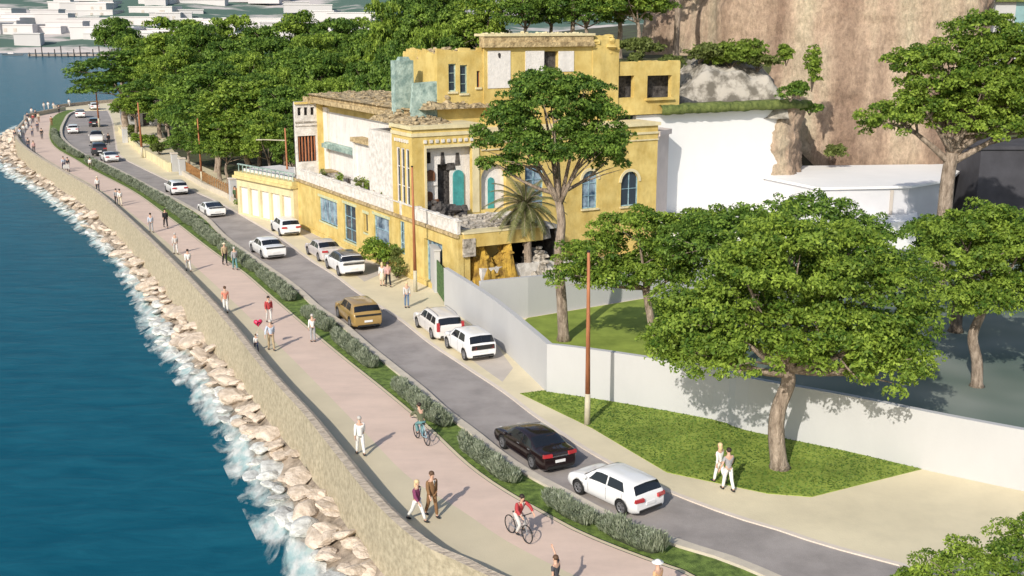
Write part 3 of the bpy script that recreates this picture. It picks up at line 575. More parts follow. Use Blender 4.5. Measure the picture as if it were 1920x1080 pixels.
# teal fragments on the roof
mb = MB(); a0, z0 = vb(741, 172, 4.6); a1, z1 = vb(775, 113, 4.6); mb.b2((a0, 4.6, 11), (a1, 5.3, z1)); mb.box(((a0 + a1) / 2 + .1, 4.95, z1 + .1), (1.0, .5, .3), .1, .7); mb.build('teal_chimney', M['teal'], vil)
mb = MB(); a0, z0 = vb(768, 225, 3.3); a1, z1 = vb(819, 152, 3.3)
mb.raw([(a0, 3.2, 10.9), (a1, 3.05, 10.9), (a1, 3.05, z1), (a0 + .3, 3.2, z1 - .1), (a0, 3.45, 10.9), (a1, 3.4, 10.9), (a1, 3.4, z1), (a0 + .3, 3.45, z1 - .1)], [(0, 1, 2, 3), (5, 4, 7, 6), (0, 4, 5, 1), (1, 5, 6, 2), (2, 6, 7, 3), (3, 7, 4, 0)]); mb.build('teal_wall', M['teal'], vil)
heap('roof_rubble', M['debris'], .0, 3.9, .5, 8, 10.93, 1.5, 260, .07, .26, 61, lambda u, v: .25 + .75 * v * (1 - .5 * u), vil)
# collapsed podium
mb = MB(); mb.mat(M['yellowb']); mb.box((3.4, -6.9, 3.95), (6.0, .5, .9), -.02); mb.mat(M['cream']); mb.box((3.4, -6.6, 4.46), (6.1, 1.2, .1), -.02); mb.mat(M['stone']); mb.box((.75, -7.0, 3.5), (.9, .35, 1.2)); mb.box((6.7, -6.6, 3.9), (.9, .8, .8), .3, .8); mb.build('broken_slab', None, vil)
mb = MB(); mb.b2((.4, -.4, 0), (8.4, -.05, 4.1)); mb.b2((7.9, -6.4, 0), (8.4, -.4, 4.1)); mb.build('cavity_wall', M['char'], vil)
mb = MB(); mb.b2((1.7, -5.6, 2.2), (4.4, -5.3, 3.5)); mb.box((2.2, -4.6, 1.5), (1.2, .6, 3), .3); mb.b2((.02, -6.95, 0), (.9, -6.5, 3.2)); mb.build('inner_fragment', M['yellowb'], vil)
heap('ochre_rubble_heap', M['ochre'], .3, 5.2, -8.2, -4.6, 0, 3.4, 70, .06, .26, 71, lambda u, v: 1.45 * math.sin(math.pi * u) ** .7 * math.sin(math.pi * min(1, v * 1.1)) ** .5, vil)
heap('stone_rubble_heap', M['stone'], 4.4, 8.0, -7.6, -4.6, 0, 2.9, 110, .1, .36, 73, lambda u, v: .4 + .6 * math.sin(math.pi * u), vil); heap('stone_rubble_heap', M['stone'], .1, 1.3, -7.2, -5.6, 0, 2.2, 40, .06, .2, 72, None, vil)
heap('terrace_rubble', M['stone'], .7, 6.4, -6.4, -.2, 4.36, .32, 150, .06, .26, 74, None, vil)
# objects left on the terrace
r0 = random.Random(5)
def plant(name, label, cat, loc, n, h, rad, m, group=None, seed=0, size=.12):
    g = np.random.default_rng(seed + 100); th = g.uniform(0, 6.28, n); ph = np.abs(g.normal(0, .5, n)); rr = g.uniform(.35, 1, n) ** .6
    c = np.stack([np.cos(th) * np.sin(ph + .3) * rad * rr, np.sin(th) * np.sin(ph + .3) * rad * rr, h * (.25 + .75 * rr * np.cos(np.minimum(ph, 1.4))) * g.uniform(.5, 1, n)], 1)
    u = g.normal(0, 1, (n, 3)); u /= np.linalg.norm(u, axis=1)[:, None]; v = np.cross(u, g.normal(0, 1, (n, 3))); v /= np.linalg.norm(v, axis=1)[:, None]
    s_ = (size * g.uniform(.6, 1.3, n))[:, None]
    root = empty(name, loc, 0, label, cat, group)
    link('foliage', quads('foliage', np.stack([c - u * s_, c - v * s_ * .55, c + u * s_, c + v * s_ * .55], 1), np.clip(.25 + .5 * c[:, 2] / h + g.normal(0, .2, n), 0, 1), m), root)
    mb = MB()
    for k in range(5): mb.tube([(0, 0, -.1), (math.cos(k * 1.3) * rad * .3, math.sin(k * 1.3) * rad * .3, h * .7)], [.05, .015], 4)
    mb.build('stem', M['barkd'], root); return root
plant('potted_shrub', 'small green shrub growing among the debris on the villa terrace', 'shrub', vw(1.4, 13.2, 4.4), 300, 1.5, .7, LEAF['c'], seed=1)
plant('dry_shrub', 'brownish dry shrub beside the white porch of the terrace', 'shrub', vw(1.0, 8.2, 4.4), 260, 1.3, .8, mat('dry_leaf', (.32, .22, .10), .9, .3, 3), seed=2)
plant('dry_shrub', 'green shrub at the foot of the tall windows on the terrace', 'shrub', vw(.7, 2.2, 4.4), 260, 1.1, .7, LEAF['c'], seed=3)
t = empty('wooden_crate', vw(1.6, 21.0, 4.39), VANG, 'grey weathered cabinet left at the far end of the villa terrace', 'cabinet')
mb = MB(); mb.b2((-.5, -.9, 0), (.5, .9, .95)); mb.build('body', M['stone'], t); mb = MB(); mb.b2((-.55, -.95, .95), (.55, .95, 1.05)); mb.build('top', M['cornice'], t)
mb = MB(); mb.b2((-.53, -.6, .2), (-.5, -.1, .8)); mb.b2((-.53, .1, .2), (-.5, .6, .8)); mb.build('door', M['char'], t)
t = empty('broken_table', vw(1.5, 18.0, 4.39), VANG, 'dark broken table standing on the villa terrace', 'table')
mb = MB(); mb.b2((-.5, -1.2, .8), (.5, 1.2, .9)); mb.build('tabletop', M['stone'], t)
for x in (-.4, .4):
    for y in (-1, 1): mb = MB(); mb.tube([(x, y, 0), (x * .95, y * .97, .8)], .05, 5); mb.build('leg', M['barkd'], t)
t = empty('metal_rack', vw(1.2, 4.6, 4.39), VANG, 'collapsed dark metal frame on the near part of the villa terrace', 'rack')
for k in range(4): mb = MB(); mb.tube([(-.5, -1.5 + k, 0), (.4, -1.2 + k * .9, .5 + .2 * (k % 2))], .05, 5); mb.build('bar', M['char'], t)
mb = MB(); mb.tube([(-.2, -1.7, .4), (.1, 2.0, .75)], .05, 5); mb.build('rail', M['char'], t)

for i_, (a_, b_, h_, lf, lb_) in enumerate([(.7, 20.0, 1.0, 'c', 'small potted plant beside the grey cabinet on the terrace'), (.8, 16.2, 1.2, 'a', 'leafy potted plant between the broken table and the debris'), (.6, 11.6, .9, 'c', 'low potted plant in front of the white porch'), (.7, 9.9, 1.4, 'a', 'tall potted plant at the right side of the white porch'), (.6, 6.6, .8, 'c', 'small potted plant near the collapsed rack')]):
    t = plant('potted_plant', lb_, 'plant', vw(a_, b_, 4.75), 160, h_, .42, LEAF[lf], seed=30 + i_, size=.09)
    mb = MB(); mb.lathe([(0, -.36), (.2, -.36), (.28, .02), (.25, .02), (.22, -.05)], 'Z', 12); mb.build('pot', M['dirtyw'] if i_ % 2 else M['rust'], t, True)
for i_, (a_, b_, lb_) in enumerate([(1.5, 12.4, 'white garden chair standing on the terrace in front of the porch'), (1.3, 14.6, 'white garden chair tipped beside the porch on the terrace')]):
    t = empty('garden_chair', vw(a_, b_, 4.42), VANG + 1 + i_ * 2, lb_, 'chair')
    mb = MB(); mb.b2((-.25, -.25, .42), (.25, .25, .47)); mb.build('seat', M['plaster'], t); mb = MB(); mb.b2((-.25, .22, .47), (.25, .26, .95)); mb.build('backrest', M['plaster'], t)
    for x in (-.22, .22):
        for y in (-.22, .22): mb = MB(); mb.tube([(x, y, 0), (x, y, .42)], .025, 5); mb.build('leg', M['plaster'], t)

# low garage annex left of the villa
P0 = G(447, 400); P1 = G(553, 426); dv = (P0 - P1)[:2]; Lg = np.linalg.norm(dv); ga = math.atan2(dv[1], dv[0]) - math.pi / 2
ann = empty('garage_annex', (P1[0], P1[1], 0), ga, 'low cream garage annex with white doors at the far end of the villa', 'annex')
mb = MB(); hs = [(.5 + k * (Lg - .6) / 5, .5 + (k + .8) * (Lg - .6) / 5, .1, 2.7) for k in range(5)]; wallh(mb, 'a', 0, .35, 0, Lg, 0, 3.5, hs); mb.b2((.36, 0, 0), (5, Lg, 3.45)); mb.build('wall', M['cream'], ann)
mb = MB(); mb.b2((-.35, -.1, 3.5), (5.2, Lg + .2, 3.75)); mb.b2((-.15, -.05, 3.75), (5.1, Lg + .1, 4.1)); mb.build('cornice', mat('annex_cornice', (.62, .52, .24), .9, .15, 2), ann)
for h in hs: mb = MB(); mb.b2((.22, h[0], h[2]), (.3, h[1], h[3])); mb.build('garage_door', M['plaster'], ann)
mb = MB()
for k in range(14): mb.tube([(.2, .3 + k * (Lg - .5) / 13, 4.1), (.2, .3 + k * (Lg - .5) / 13, 4.75)], .05, 5)
mb.b2((.1, .1, 4.75), (.3, Lg - .1, 4.85)); mb.build('balustrade', M['teal'], ann)
mb = MB(); mb.b2((.6, .4, 4.1), (4.6, Lg - .4, 4.35)); mb.build('roof_terrace', M['plaster'], ann)

# ------------------------------------------------------------------ walls, cliff and white buildings
def wallpath(mb, pts, h, t=.3, z0=0., cap=.06):
    P = [np.array(p[:2], float) for p in pts]; N = []
    for i in range(len(P)):
        d = P[min(i + 1, len(P) - 1)] - P[max(i - 1, 0)]; d /= np.linalg.norm(d); N.append(np.array([-d[1], d[0]]))
    hs_ = h if hasattr(h, '__len__') else [h] * len(P)
    vs = []
    for p, n, hh in zip(P, N, hs_):
        a, b = p, p + n * t; vs += [(a[0], a[1], z0 - .05), (a[0], a[1], hh), (b[0], b[1], hh), (b[0], b[1], z0 - .05)]
    mb.raw(vs, [(i * 4 + k, i * 4 + k + 1, (i + 1) * 4 + k + 1, (i + 1) * 4 + k) for i in range(len(P) - 1) for k in range(3)] + [(0, 3, 2, 1), (len(vs) - 4, len(vs) - 3, len(vs) - 2, len(vs) - 1)])
def smoothpath(pts, n=4):
    out = []; P = [np.array(p[:2], float) for p in pts]
    for i in range(len(P) - 1):
        p0, p1, p2, p3 = P[max(i - 1, 0)], P[i], P[i + 1], P[min(i + 2, len(P) - 1)]
        for k in range(n):
            t = k / n; out.append(.5 * (2 * p1 + (p2 - p0) * t + (2 * p0 - 5 * p1 + 4 * p2 - p3) * t * t + (3 * p1 - p0 - 3 * p2 + p3) * t ** 3))
    return out + [P[-1]]
g0, g1, g2 = G(806, 537)[:2], G(818, 549)[:2], G(833, 572)[:2]
mb = MB(); wp = [tuple(g2)] + WB[1:]
wallpath(mb, smoothpath(wp[:3], 3)[:-1] + smoothpath(wp[2:], 3), 2.5); tag(mb.build('garden_wall', M['wall']), 'long smooth white garden wall running from the green gate to the right edge', 'wall')
t = empty('garden_gate', (g1[0], g1[1], 0), math.atan2(g2[1] - g1[1], g2[0] - g1[0]), 'green gate with a white pier at the near corner of the villa', 'gate'); Lgt = np.linalg.norm(g2 - g1)
mb = MB(); mb.b2((.02, .05, .1), (Lgt - .02, .12, 2.3)); mb.build('leaf', M['green'], t)
mb = MB(); mb.b2((-1.9, -.1, 0), (0, .3, 2.9)); mb.b2((-2.0, -.16, 2.9), (.06, .36, 3.02)); mb.build('pier', M['wall'], t)
mb = MB(); wallpath(mb, [(-1.9, 66.6), (1, 67.9), (8.9, 73.0), (14.5, 76.6)], [2.6, 2.6, 2.1, 2.0]); tag(mb.build('cross_wall', M['wall']), 'white inner wall crossing the garden behind the small lawn', 'wall')
mb = MB(); wallpath(mb, [(-2.0, 72.5), (.8, 74.6), (4.5, 77)], [2.1, 2.0, 2.0], .3); tag(mb.build('low_wall', M['dirtyw']), 'stained pinkish low wall behind the palm trunk', 'wall')
# tall white wall beside the villa
q0, q1 = vw(21.6, 3.3), vw(38.0, 3.3)
t = empty('retaining_wall', vw(21.6, 3.3), VANG, 'tall blank white retaining wall beside the villa with a hedge on top', 'wall')
mb = MB(); mb.b2((0, 0, 0), (16.4, .5, 10.62)); mb.b2((16.0, .503, 0), (18.2, 1.2, 7.6)); mb.build('face', M['wallw'], t)
t = empty('clipped_hedge', vw(23.6, 3.0, 10.62), VANG, 'long clipped mossy hedge lying on top of the tall white wall', 'hedge')
mb = MB(); n = 40; vs = []
for i in range(n + 1):
    x = i * 16.6 / n
    for y, z in ((-.5, .0), (-.55, .45), (-.35, .75), (.6, .8), (1.2, .1)): vs.append((x, y + r0.uniform(-.08, .08), z * (1 if i < n - 3 else .8) + r0.uniform(-.05, .05)))
mb.raw(vs, [(i * 5 + k, i * 5 + k + 1, (i + 1) * 5 + k + 1, (i + 1) * 5 + k) for i in range(n) for k in range(4)] + [(i * 5 + 4, i * 5, (i + 1) * 5, (i + 1) * 5 + 4) for i in range(n)]); mb.build('body', M['moss'], t, smooth=True)
# white ground and low white building at the foot of the cliff
mb = MB(); mb.prism([vw(22, 2.9)[:2], vw(40, 3.2)[:2], (38, 104), (33, 90), (18, 84)], 0, 2.3); struct('white_terrace', mb, M['wallw'])
t = empty('white_pavilion', (28, 94, 0), 0, 'low white flat-roofed pavilion at the foot of the cliff', 'building')
r1, r2, r3 = D(1535, 351, 92), D(1705, 344, 93), D(1772, 347, 97)
mb = MB(); pl = [(r1[0] - 28, -2), (r2[0] - 28, -1), (r3[0] - 28, 3), (15.5, 14), (-5, 12), (-5.6, 5)]; mb.prism(pl, 0, 4.55); mb.build('wall', mat('pavilion_grey', (.58, .58, .6), .8, .03, 1), t)
mb = MB(); mb.prism([(p[0] * 1.03, p[1] - .25) for p in pl], 4.55, 4.75); mb.build('roof', M['wallw'], t)
mb = MB(); mb.b2((r2[0] - 28 - 1.6, -1.32, 0), (r2[0] - 28 - 1.35, -1.12, 4.4)); mb.build('wall_joint', M['bay'], t)
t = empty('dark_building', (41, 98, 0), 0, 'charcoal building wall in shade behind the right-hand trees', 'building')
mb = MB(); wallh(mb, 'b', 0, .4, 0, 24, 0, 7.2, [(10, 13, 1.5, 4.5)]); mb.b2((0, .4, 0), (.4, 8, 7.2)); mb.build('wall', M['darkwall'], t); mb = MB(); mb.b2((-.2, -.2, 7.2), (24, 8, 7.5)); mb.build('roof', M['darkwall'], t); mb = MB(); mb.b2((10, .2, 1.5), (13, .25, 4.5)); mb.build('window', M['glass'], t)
# cliff
from mathutils import noise
def cliffmesh(path, h, z0, lean, amp, nz, seed, fr=.16):
    mb = MB(); P = smoothpath(path, 20); n = len(P); vs = []
    for j in range(nz + 1):
        t_ = j / nz
        for i, p in enumerate(P):
            v = Vector((p[0], p[1], t_ * h)); d = noise.fractal(v * fr + Vector((seed, 0, 0)), .9, 2.1, 5) * amp + noise.noise(v * fr * .4 + Vector((0, seed, 0))) * amp * 1.2
            nx_ = P[min(i + 1, n - 1)] - P[max(i - 1, 0)]; nx_ = np.array([nx_[1], -nx_[0]]) / np.linalg.norm(nx_)
            d += noise.fractal(v * fr * 5 + Vector((0, 0, seed)), .8, 2.2, 4) * amp * .35; o_ = p + nx_ * d - nx_ * lean * t_ * h; vs.append((o_[0], o_[1], z0 + t_ * h + (d * .3 if 0 < j < nz else 0)))
    mb.raw(vs, [(j * n + i, j * n + i + 1, (j + 1) * n + i + 1, (j + 1) * n + i) for j in range(nz) for i in range(n - 1)]); return mb, P
cp = [(13, 123), (18.5, 118.5), (20.5, 114), (27, 110.5), (34, 108), (41, 107), (47, 110), (52, 120)]
mb, P = cliffmesh(cp, 24, 0, .10, .62, 80, 3.1)
struct('cliff', mb, M['cliff'], smooth=True)
mb = MB(); top = [(p[0] - .6, p[1] + 2.1) for p in P[::6]]; mb.prism(top + [(80, 135), (80, 175), (10, 175)], 22, 23.6); struct('plateau', mb, M['kerbs'])
def mound(x0, x1, y0, y1, nx, ny, zf):
    mb = MB(); mb.raw([(x0 + (x1 - x0) * i / nx, y0 + (y1 - y0) * j / ny, zf(x0 + (x1 - x0) * i / nx, y0 + (y1 - y0) * j / ny)) for j in range(ny + 1) for i in range(nx + 1)], [(j * (nx + 1) + i, j * (nx + 1) + i + 1, (j + 1) * (nx + 1) + i + 1, (j + 1) * (nx + 1) + i) for j in range(ny) for i in range(nx)]); return mb
def fz(x, y, f, sd=0.): return noise.fractal(Vector((x * f, y * f, sd)), .9, 2.1, 6)
def ocz(x, y):
    pr = float(np.interp(x, [12.5, 14, 16, 17.2, 18.6, 20.5, 22.5, 24.5, 26.5, 28.5], [0, 1.2, 3.0, 4.2, 4.0, 4.1, 3.6, 1.2, 0, 0])); u = smooth(98.8, 100.6, y)
    return 9.8 + pr * u * (1 + .10 * fz(x, y, .5)) + .42 * fz(x, y * 2.2, .45, 4) * u + max(0, y - 102) * .35
tag(mound(12.5, 24.3, 98.8, 106, 80, 50, ocz).build('rock_outcrop', M['outcrop'], smooth=True), 'grey jagged rock outcrop above the hedge on the white wall', 'rock')
mb, P = cliffmesh([(22.4, 102), (23.0, 99.6), (25.2, 99.8), (26.6, 103), (27.5, 109)], 11.4, 0, .03, .5, 60, 2.3, .45); mb.face([(22.3, 101.5, 10.9), (23, 100.3, 11.0), (25.2, 100.4, 11.0), (26.6, 105, 11), (24, 107, 10.9)]); tag(mb.build('rock_outcrop', M['cliff'], smooth=True), 'grey brown rock shoulder at the right end of the tall white wall', 'rock')
# building with green roof at top right
t = empty('green_roof_building', (49, 118, 16), R(4), 'white and teal glazed building under a grass roof at the top right corner', 'building')
mb = MB(); mb.b2((0, 0, -3), (2.6, 6, 4.05)); mb.b2((2.6, .4, -3), (22, 6, .6)); mb.build('wall', M['wall'], t); mb = MB(); mb.b2((2.6, .1, .6), (22, .3, 4.05)); mb.build('glazing', M['tealroof'], t); mb = MB(); mb.b2((-.5, -.5, 4.05), (22, 7, 4.7)); mb.build('grass_roof', M['moss'], t)
# walls, fence and gate posts along the far street
mb = MB(); wallpath(mb, gp([(446, 385), (432, 372), (385, 352), (345, 328)]), .55, .3); tag(mb.build('low_wall', M['kerb']), 'low beige wall under the brown fence left of the garage annex', 'wall')
mb = MB(); wallpath(mb, gp([(322, 322), (300, 308), (280, 296), (266, 287), (240, 262), (226, 246)]), [1.1, 1.1, 1.0, .9, .9, .9], .35); tag(mb.build('low_wall', M['cream']), 'stepped cream boundary wall beside the far pavement', 'wall')
t = empty('picket_fence', (*gp([(446, 383)])[0], .5), 0, 'rusty brown picket fence on the low wall below the grove', 'fence')
q = np.array(gp([(446, 383), (385, 350), (347, 327)])); fpath = smoothpath(q, 20); o_ = q[0]
mb = MB()
for p in fpath: mb.b2((p[0] - o_[0] - .06, p[1] - o_[1] + .1, 0), (p[0] - o_[0] + .06, p[1] - o_[1] + .16, 1.1))
mb.build('picket', M['fence'], t); mb = MB(); mb.tube([(p[0] - o_[0], p[1] - o_[1] + .2, .85) for p in fpath], .05, 4); mb.build('rail', M['fence'], t)
for k, (px, py, hh, lb) in enumerate([(327, 322, 2.2, 'left white gate post below the grove'), (341, 329, 2.0, 'right white gate post below the grove'), (437, 378, 2.3, 'tall white gate post at the corner of the garage annex'), (234, 268, 2.2, 'white gate post beside the far parked cars')]):
    g = G(px, py); t = empty('gate_post', (g[0], g[1] + .3, 0), .5, lb, 'gate post'); mb = MB(); mb.b2((-.35, -.35, 0), (.35, .35, hh)); mb.build('shaft', M['wall'], t); mb = MB(); mb.b2((-.42, -.42, hh), (.42, .42, hh + .12)); mb.build('cap', M['kerbs'], t)
t = empty('white_house', (*G(236, 238)[:2], 0), .5, 'small white house glimpsed between the trunks near the far parked cars', 'house')
mb = MB(); wallh(mb, 'b', 0, .3, 0, 7, 0, 4.2, [(1, 2, 1.2, 2.6), (3, 4.1, 0.05, 2.2)]); mb.b2((0, .3, 0), (7, 5, 4.1)); mb.build('wall', M['wall'], t); mb = MB(); mb.b2((-.2, -.2, 4.2), (7.2, 5.2, 4.45)); mb.build('roof', M['kerbs'], t); mb = MB(); mb.b2((1, .1, 1.2), (2, .15, 2.6)); mb.build('window', M['glass'], t); mb = MB(); mb.b2((3, .1, .05), (4.1, .15, 2.2)); mb.build('door', M['char'], t)

# ------------------------------------------------------------------ trees
def leaves(lobes, n, size, seed, clump=.8, flat=.7):
    g = np.random.default_rng(seed); C_, U, cv = [], [], []
    vol = np.array([l[3] * l[4] * l[5] for l in lobes]) ** .8; vol = vol / vol.sum(); lc = g.uniform(-.10, .10, len(lobes))
    ncl = max(10, int(sum(l[3] * l[4] + l[4] * l[5] + l[3] * l[5] for l in lobes) / (clump ** 2) * 1.7))
    per = n / ncl
    for li, (l, v) in enumerate(zip(lobes, vol)):
        k = max(2, int(ncl * v)); d = g.normal(0, 1, (k, 3)); d /= np.linalg.norm(d, axis=1)[:, None]
        d[:, 2] = np.where(d[:, 2] < -.7, -d[:, 2] * .8, d[:, 2])
        cc = np.array(l[:3]) + d * np.array(l[3:6]) * g.uniform(.55, 1.03, k)[:, None]
        rc = clump * g.uniform(.55, 1.25, k)
        for c, r_, dd in zip(cc, rc, d):
            m_ = max(5, int(per * (r_ / clump) ** 2 * g.uniform(.6, 1.3))); q = g.normal(0, 1, (m_, 3)); q /= np.linalg.norm(q, axis=1)[:, None]
            q[:, 2] = np.where(q[:, 2] < -.3, -q[:, 2], q[:, 2]); p = c + q * r_ * g.uniform(.5, 1.05, m_)[:, None] ** .7 * np.array([1, 1, flat])
            C_.append(p); nn = q * .40 + dd * .25 + np.array([0, 0, .28]) + g.normal(0, .62, (m_, 3)); U.append(nn)
            cv.append(.42 + lc[li] + g.uniform(-.26, .26) + g.normal(0, .19, m_))
    c = np.concatenate(C_); nn = np.concatenate(U); v_ = np.clip(np.concatenate(cv), 0, 1); nn /= np.linalg.norm(nn, axis=1)[:, None]
    u = np.cross(nn, g.normal(0, 1, nn.shape)); u /= np.linalg.norm(u, axis=1)[:, None]; w_ = np.cross(nn, u); s_ = (size * g.uniform(.6, 1.35, len(c)))[:, None]
    return np.stack([c - u * s_, c - w_ * s_ * .52, c + u * s_, c + w_ * s_ * .52], 1), v_
def trunkmesh(path, r0_, r1_, lobes, seed, subs=3):
    g = random.Random(seed); mb = MB(); P = smoothpath3(path); n = len(P)
    mb.tube(P, [(r0_ + (r1_ - r0_) * i / (n - 1)) * (1.35 if i == 0 else 1) for i in range(n)], 10); f = Vector(P[-1]); f0 = Vector(P[max(0, n - 3)])
    for l in lobes:
        e = Vector(l[:3]) + Vector((0, 0, l[5] * .2)); st = f if g.random() < .7 else f0; m_ = (st + e) / 2 + Vector((g.uniform(-.3, .3), g.uniform(-.3, .3), -.12 * (e - st).length if e.z - st.z < 2 else .1))
        pts = [st.lerp(m_, t).lerp(m_.lerp(e, t), t) for t in (0, .2, .4, .6, .8, 1)]; rr = r1_ * .62
        mb.tube(pts, [rr * (1 - .75 * k / 5) for k in range(6)], 7)
        for _ in range(subs):
            s0 = pts[g.randint(2, 4)]; e2 = Vector(l[:3]) + Vector([g.uniform(-.8, .8) * l[3 + k] for k in range(3)])
            mb.tube([s0, s0.lerp(e2, .5) + Vector((g.uniform(-.2, .2), g.uniform(-.2, .2), .1)), e2], [rr * .4, rr * .25, rr * .08], 5)
    return mb
def smoothpath3(P, k=4):
    P = [np.array(p, float) for p in P]; out = []
    for i in range(len(P) - 1):
        p0, p1, p2, p3 = P[max(i - 1, 0)], P[i], P[i + 1], P[min(i + 2, len(P) - 1)]
        for j in range(k): t = j / k; out.append(.5 * (2 * p1 + (p2 - p0) * t + (2 * p0 - 5 * p1 + 4 * p2 - p3) * t * t + (3 * p1 - p0 - 3 * p2 + p3) * t ** 3))
    return out + [P[-1]]
def tree(name, label, base, path, r0_, r1_, lobes, n, size, leaf, seed, clump=.8, bark='bark', group=None, subs=3, cat='tree'):
    t = empty(name, base, 0, label, cat, group)
    trunkmesh(path, r0_, r1_, lobes, seed, subs).build('trunk', M[bark], t, smooth=True)
    P, v_ = leaves(lobes, n, size, seed, clump); link('crown', quads('crown', P, v_, LEAF[leaf]), t); return t
tree('broadleaf_tree', 'large broad green tree standing on the lawn outside the white wall', (11.1, 43.5, 0), [(0, 0, 0), (-.22, 0, 1.5), (-.18, 0, 2.6), (.15, 0, 3.7), (.05, 0, 4.3)], .36, .27,
     [(-3.3, 0, 6.2, 2.4, 2.4, 1.7), (-.2, -.3, 8.6, 3.0, 2.9, 2.3), (3.4, 0, 7.0, 2.7, 2.6, 2.1), (4.3, -.4, 4.9, 1.8, 1.8, 1.2), (-.5, 1.5, 6.6, 3, 2.5, 1.7), (1.2, -1.4, 6.2, 2.3, 2, 1.3), (-4.4, .3, 5.2, 1.5, 1.5, .9), (-2, -.8, 8.0, 2, 2, 1.5), (2.4, .5, 8.7, 2.1, 2, 1.5), (5.2, .3, 6.2, 1.2, 1.2, 1), (-1.8, -1.6, 5.5, 2.2, 1.7, 1.2), (2.2, -1.8, 5.4, 2.2, 1.7, 1.2), (-3.4, -.8, 5.2, 1.8, 1.6, 1.0), (3.6, -1.2, 4.6, 1.8, 1.5, 1.2)], 120000, .088, 'a', 1, .46)
tree('broadleaf_tree', 'tall slender tree with a dark dense crown in front of the villa', (3.0, 62.5, 0), [(0, 0, 0), (-.15, 0, 2.5), (-.35, 0, 5), (-.2, 0, 7), (-.45, 0, 8.6)], .34, .22,
     [(-.9, 0, 13.4, 2.9, 2.7, 1.9), (-3.3, 0, 12.1, 2.0, 2.0, 1.5), (1.8, 0, 12.4, 1.9, 1.9, 1.5), (-3.8, 0, 10.1, 1.3, 1.3, .7), (2.4, .2, 10.4, 1.2, 1.2, .8), (-.3, -.8, 11.5, 2.2, 2.1, 1.1), (-1.4, 1, 14.2, 1.9, 1.9, 1.2), (1.0, 0, 14, 1.6, 1.6, 1.1), (-2.2, -1, 11.2, 1.8, 1.6, 1.1), (1.4, -1, 11.2, 1.7, 1.5, 1.0)], 66000, .095, 'b', 2, .48)
tree('broadleaf_tree', 'green tree on the garden lawn between the slender trunk and the big tree', (7.9, 59.8, 0), [(0, 0, 0), (-.1, 0, 1.3), (-.35, 0, 2.6), (-.6, 0, 3.8)], .26, .18,
     [(-3.6, 0, 5.3, 2.0, 2, 1.4), (-1.2, 0, 6.7, 2.5, 2.3, 1.6), (1.4, 0, 6.3, 2.2, 2.2, 1.6), (-4.7, 0, 4.4, 1.2, 1.2, .8), (0, .5, 4.9, 2.2, 2, 1.1), (2.6, .4, 6.8, 1.8, 1.8, 1.4), (-2.4, -.8, 4.6, 1.8, 1.5, 1.0), (.8, -1, 4.9, 1.9, 1.6, 1.1)], 52000, .095, 'a', 3, .46)
tree('broadleaf_tree', 'dark leaved tree rising behind the big lawn tree', (11.9, 56.4, 0), [(0, 0, 0), (.1, 0, 1.5), (.5, 0, 3), (1.6, 0, 4.6)], .3, .2,
     [(0, 0, 7.2, 2.6, 2.4, 1.7), (3.2, 0, 7.9, 2.6, 2.5, 1.7), (5.9, .3, 7.0, 2.3, 2.2, 1.6), (2, 0, 5.8, 2.8, 2.6, 1.2), (7.4, 0, 5.6, 1.4, 1.4, 1), (-2.4, 0, 6.9, 2.0, 2, 1.5), (5.6, -.6, 5.6, 2, 1.8, 1.1)], 50000, .095, 'b', 4, .48)
tree('broadleaf_tree', 'rounded green tree with a crooked trunk on the grey garden ground at the right', (23.6, 54.2, 0), [(0, 0, 0), (-.1, 0, 1.3), (-.45, 0, 2.6), (-.2, 0, 3.6), (.2, 0, 4.6)], .3, .2,
     [(-1.5, 0, 7.3, 2.4, 2.3, 1.6), (1.6, 0, 7, 2.5, 2.4, 1.6), (-2, -.3, 5.2, 1.9, 1.8, 1.2), (1, -.5, 5.0, 2.2, 2, 1.2), (-.2, .6, 8.2, 1.8, 1.8, 1.1), (3.2, .2, 5.8, 1.8, 1.8, 1.3), (-.4, -1.2, 4.6, 1.8, 1.5, 1.0)], 50000, .095, 'a', 5, .46)
tree('broadleaf_tree', 'tall bright tree against the tan cliff in the upper right', (29.6, 76, 0), [(0, 0, 0), (.1, 0, 4), (.1, 0, 7.5), (.25, 0, 9.4)], .55, .42,
     [(-4, 0, 11.6, 2.4, 2.3, 1.4), (-1, 0, 14.6, 3.0, 2.9, 2.1), (2.4, 0, 15.6, 3, 3, 2.2), (4.9, 0, 13.5, 3, 3, 2.3), (.7, -.6, 12, 2.6, 2.4, 1.5), (3.2, -.5, 11.2, 2.4, 2.4, 1.2), (-3, .2, 15.2, 1.6, 1.6, 1.1), (-2.2, -.8, 12.2, 2.2, 2, 1.3), (1.8, -1.2, 13.6, 2.4, 2.2, 1.6), (5.6, -.4, 11.6, 2.2, 2.2, 1.4), (1.5, 0, 17.3, 2.4, 2.4, 1.5), (4.6, .2, 16.0, 2.2, 2.2, 1.6), (-.6, .3, 12.8, 2.4, 2.2, 1.5)], 110000, .115, 'a', 6, .55, subs=4)
tree('broadleaf_tree', 'small tree at the right edge above the garden wall', (26.7, 52.6, 0), [(0, 0, 0), (.1, 0, 1.2), (.2, 0, 2.3)], .2, .14, [(.6, 0, 4.4, 1.7, 1.6, 1.2), (-.1, 0, 3.4, 1.0, 1, .8), (2, 0, 5, 1.6, 1.6, 1.3)], 9000, .125, 'b', 7, .6)
tree('broadleaf_tree', 'dark trunked tree in deep shade behind the grey garden ground', (26.5, 64.5, 0), [(0, 0, 0), (0, 0, 2), (.2, 0, 3.6)], .36, .25, [(0, 0, 5.2, 2.6, 2.4, 1.6), (2.6, 0, 5.5, 2.4, 2.2, 1.6), (5, 0, 5, 2.4, 2.2, 1.5), (-2.3, 0, 5.6, 1.8, 1.8, 1.2)], 18000, .14, 'b', 8, .7, 'barkd')
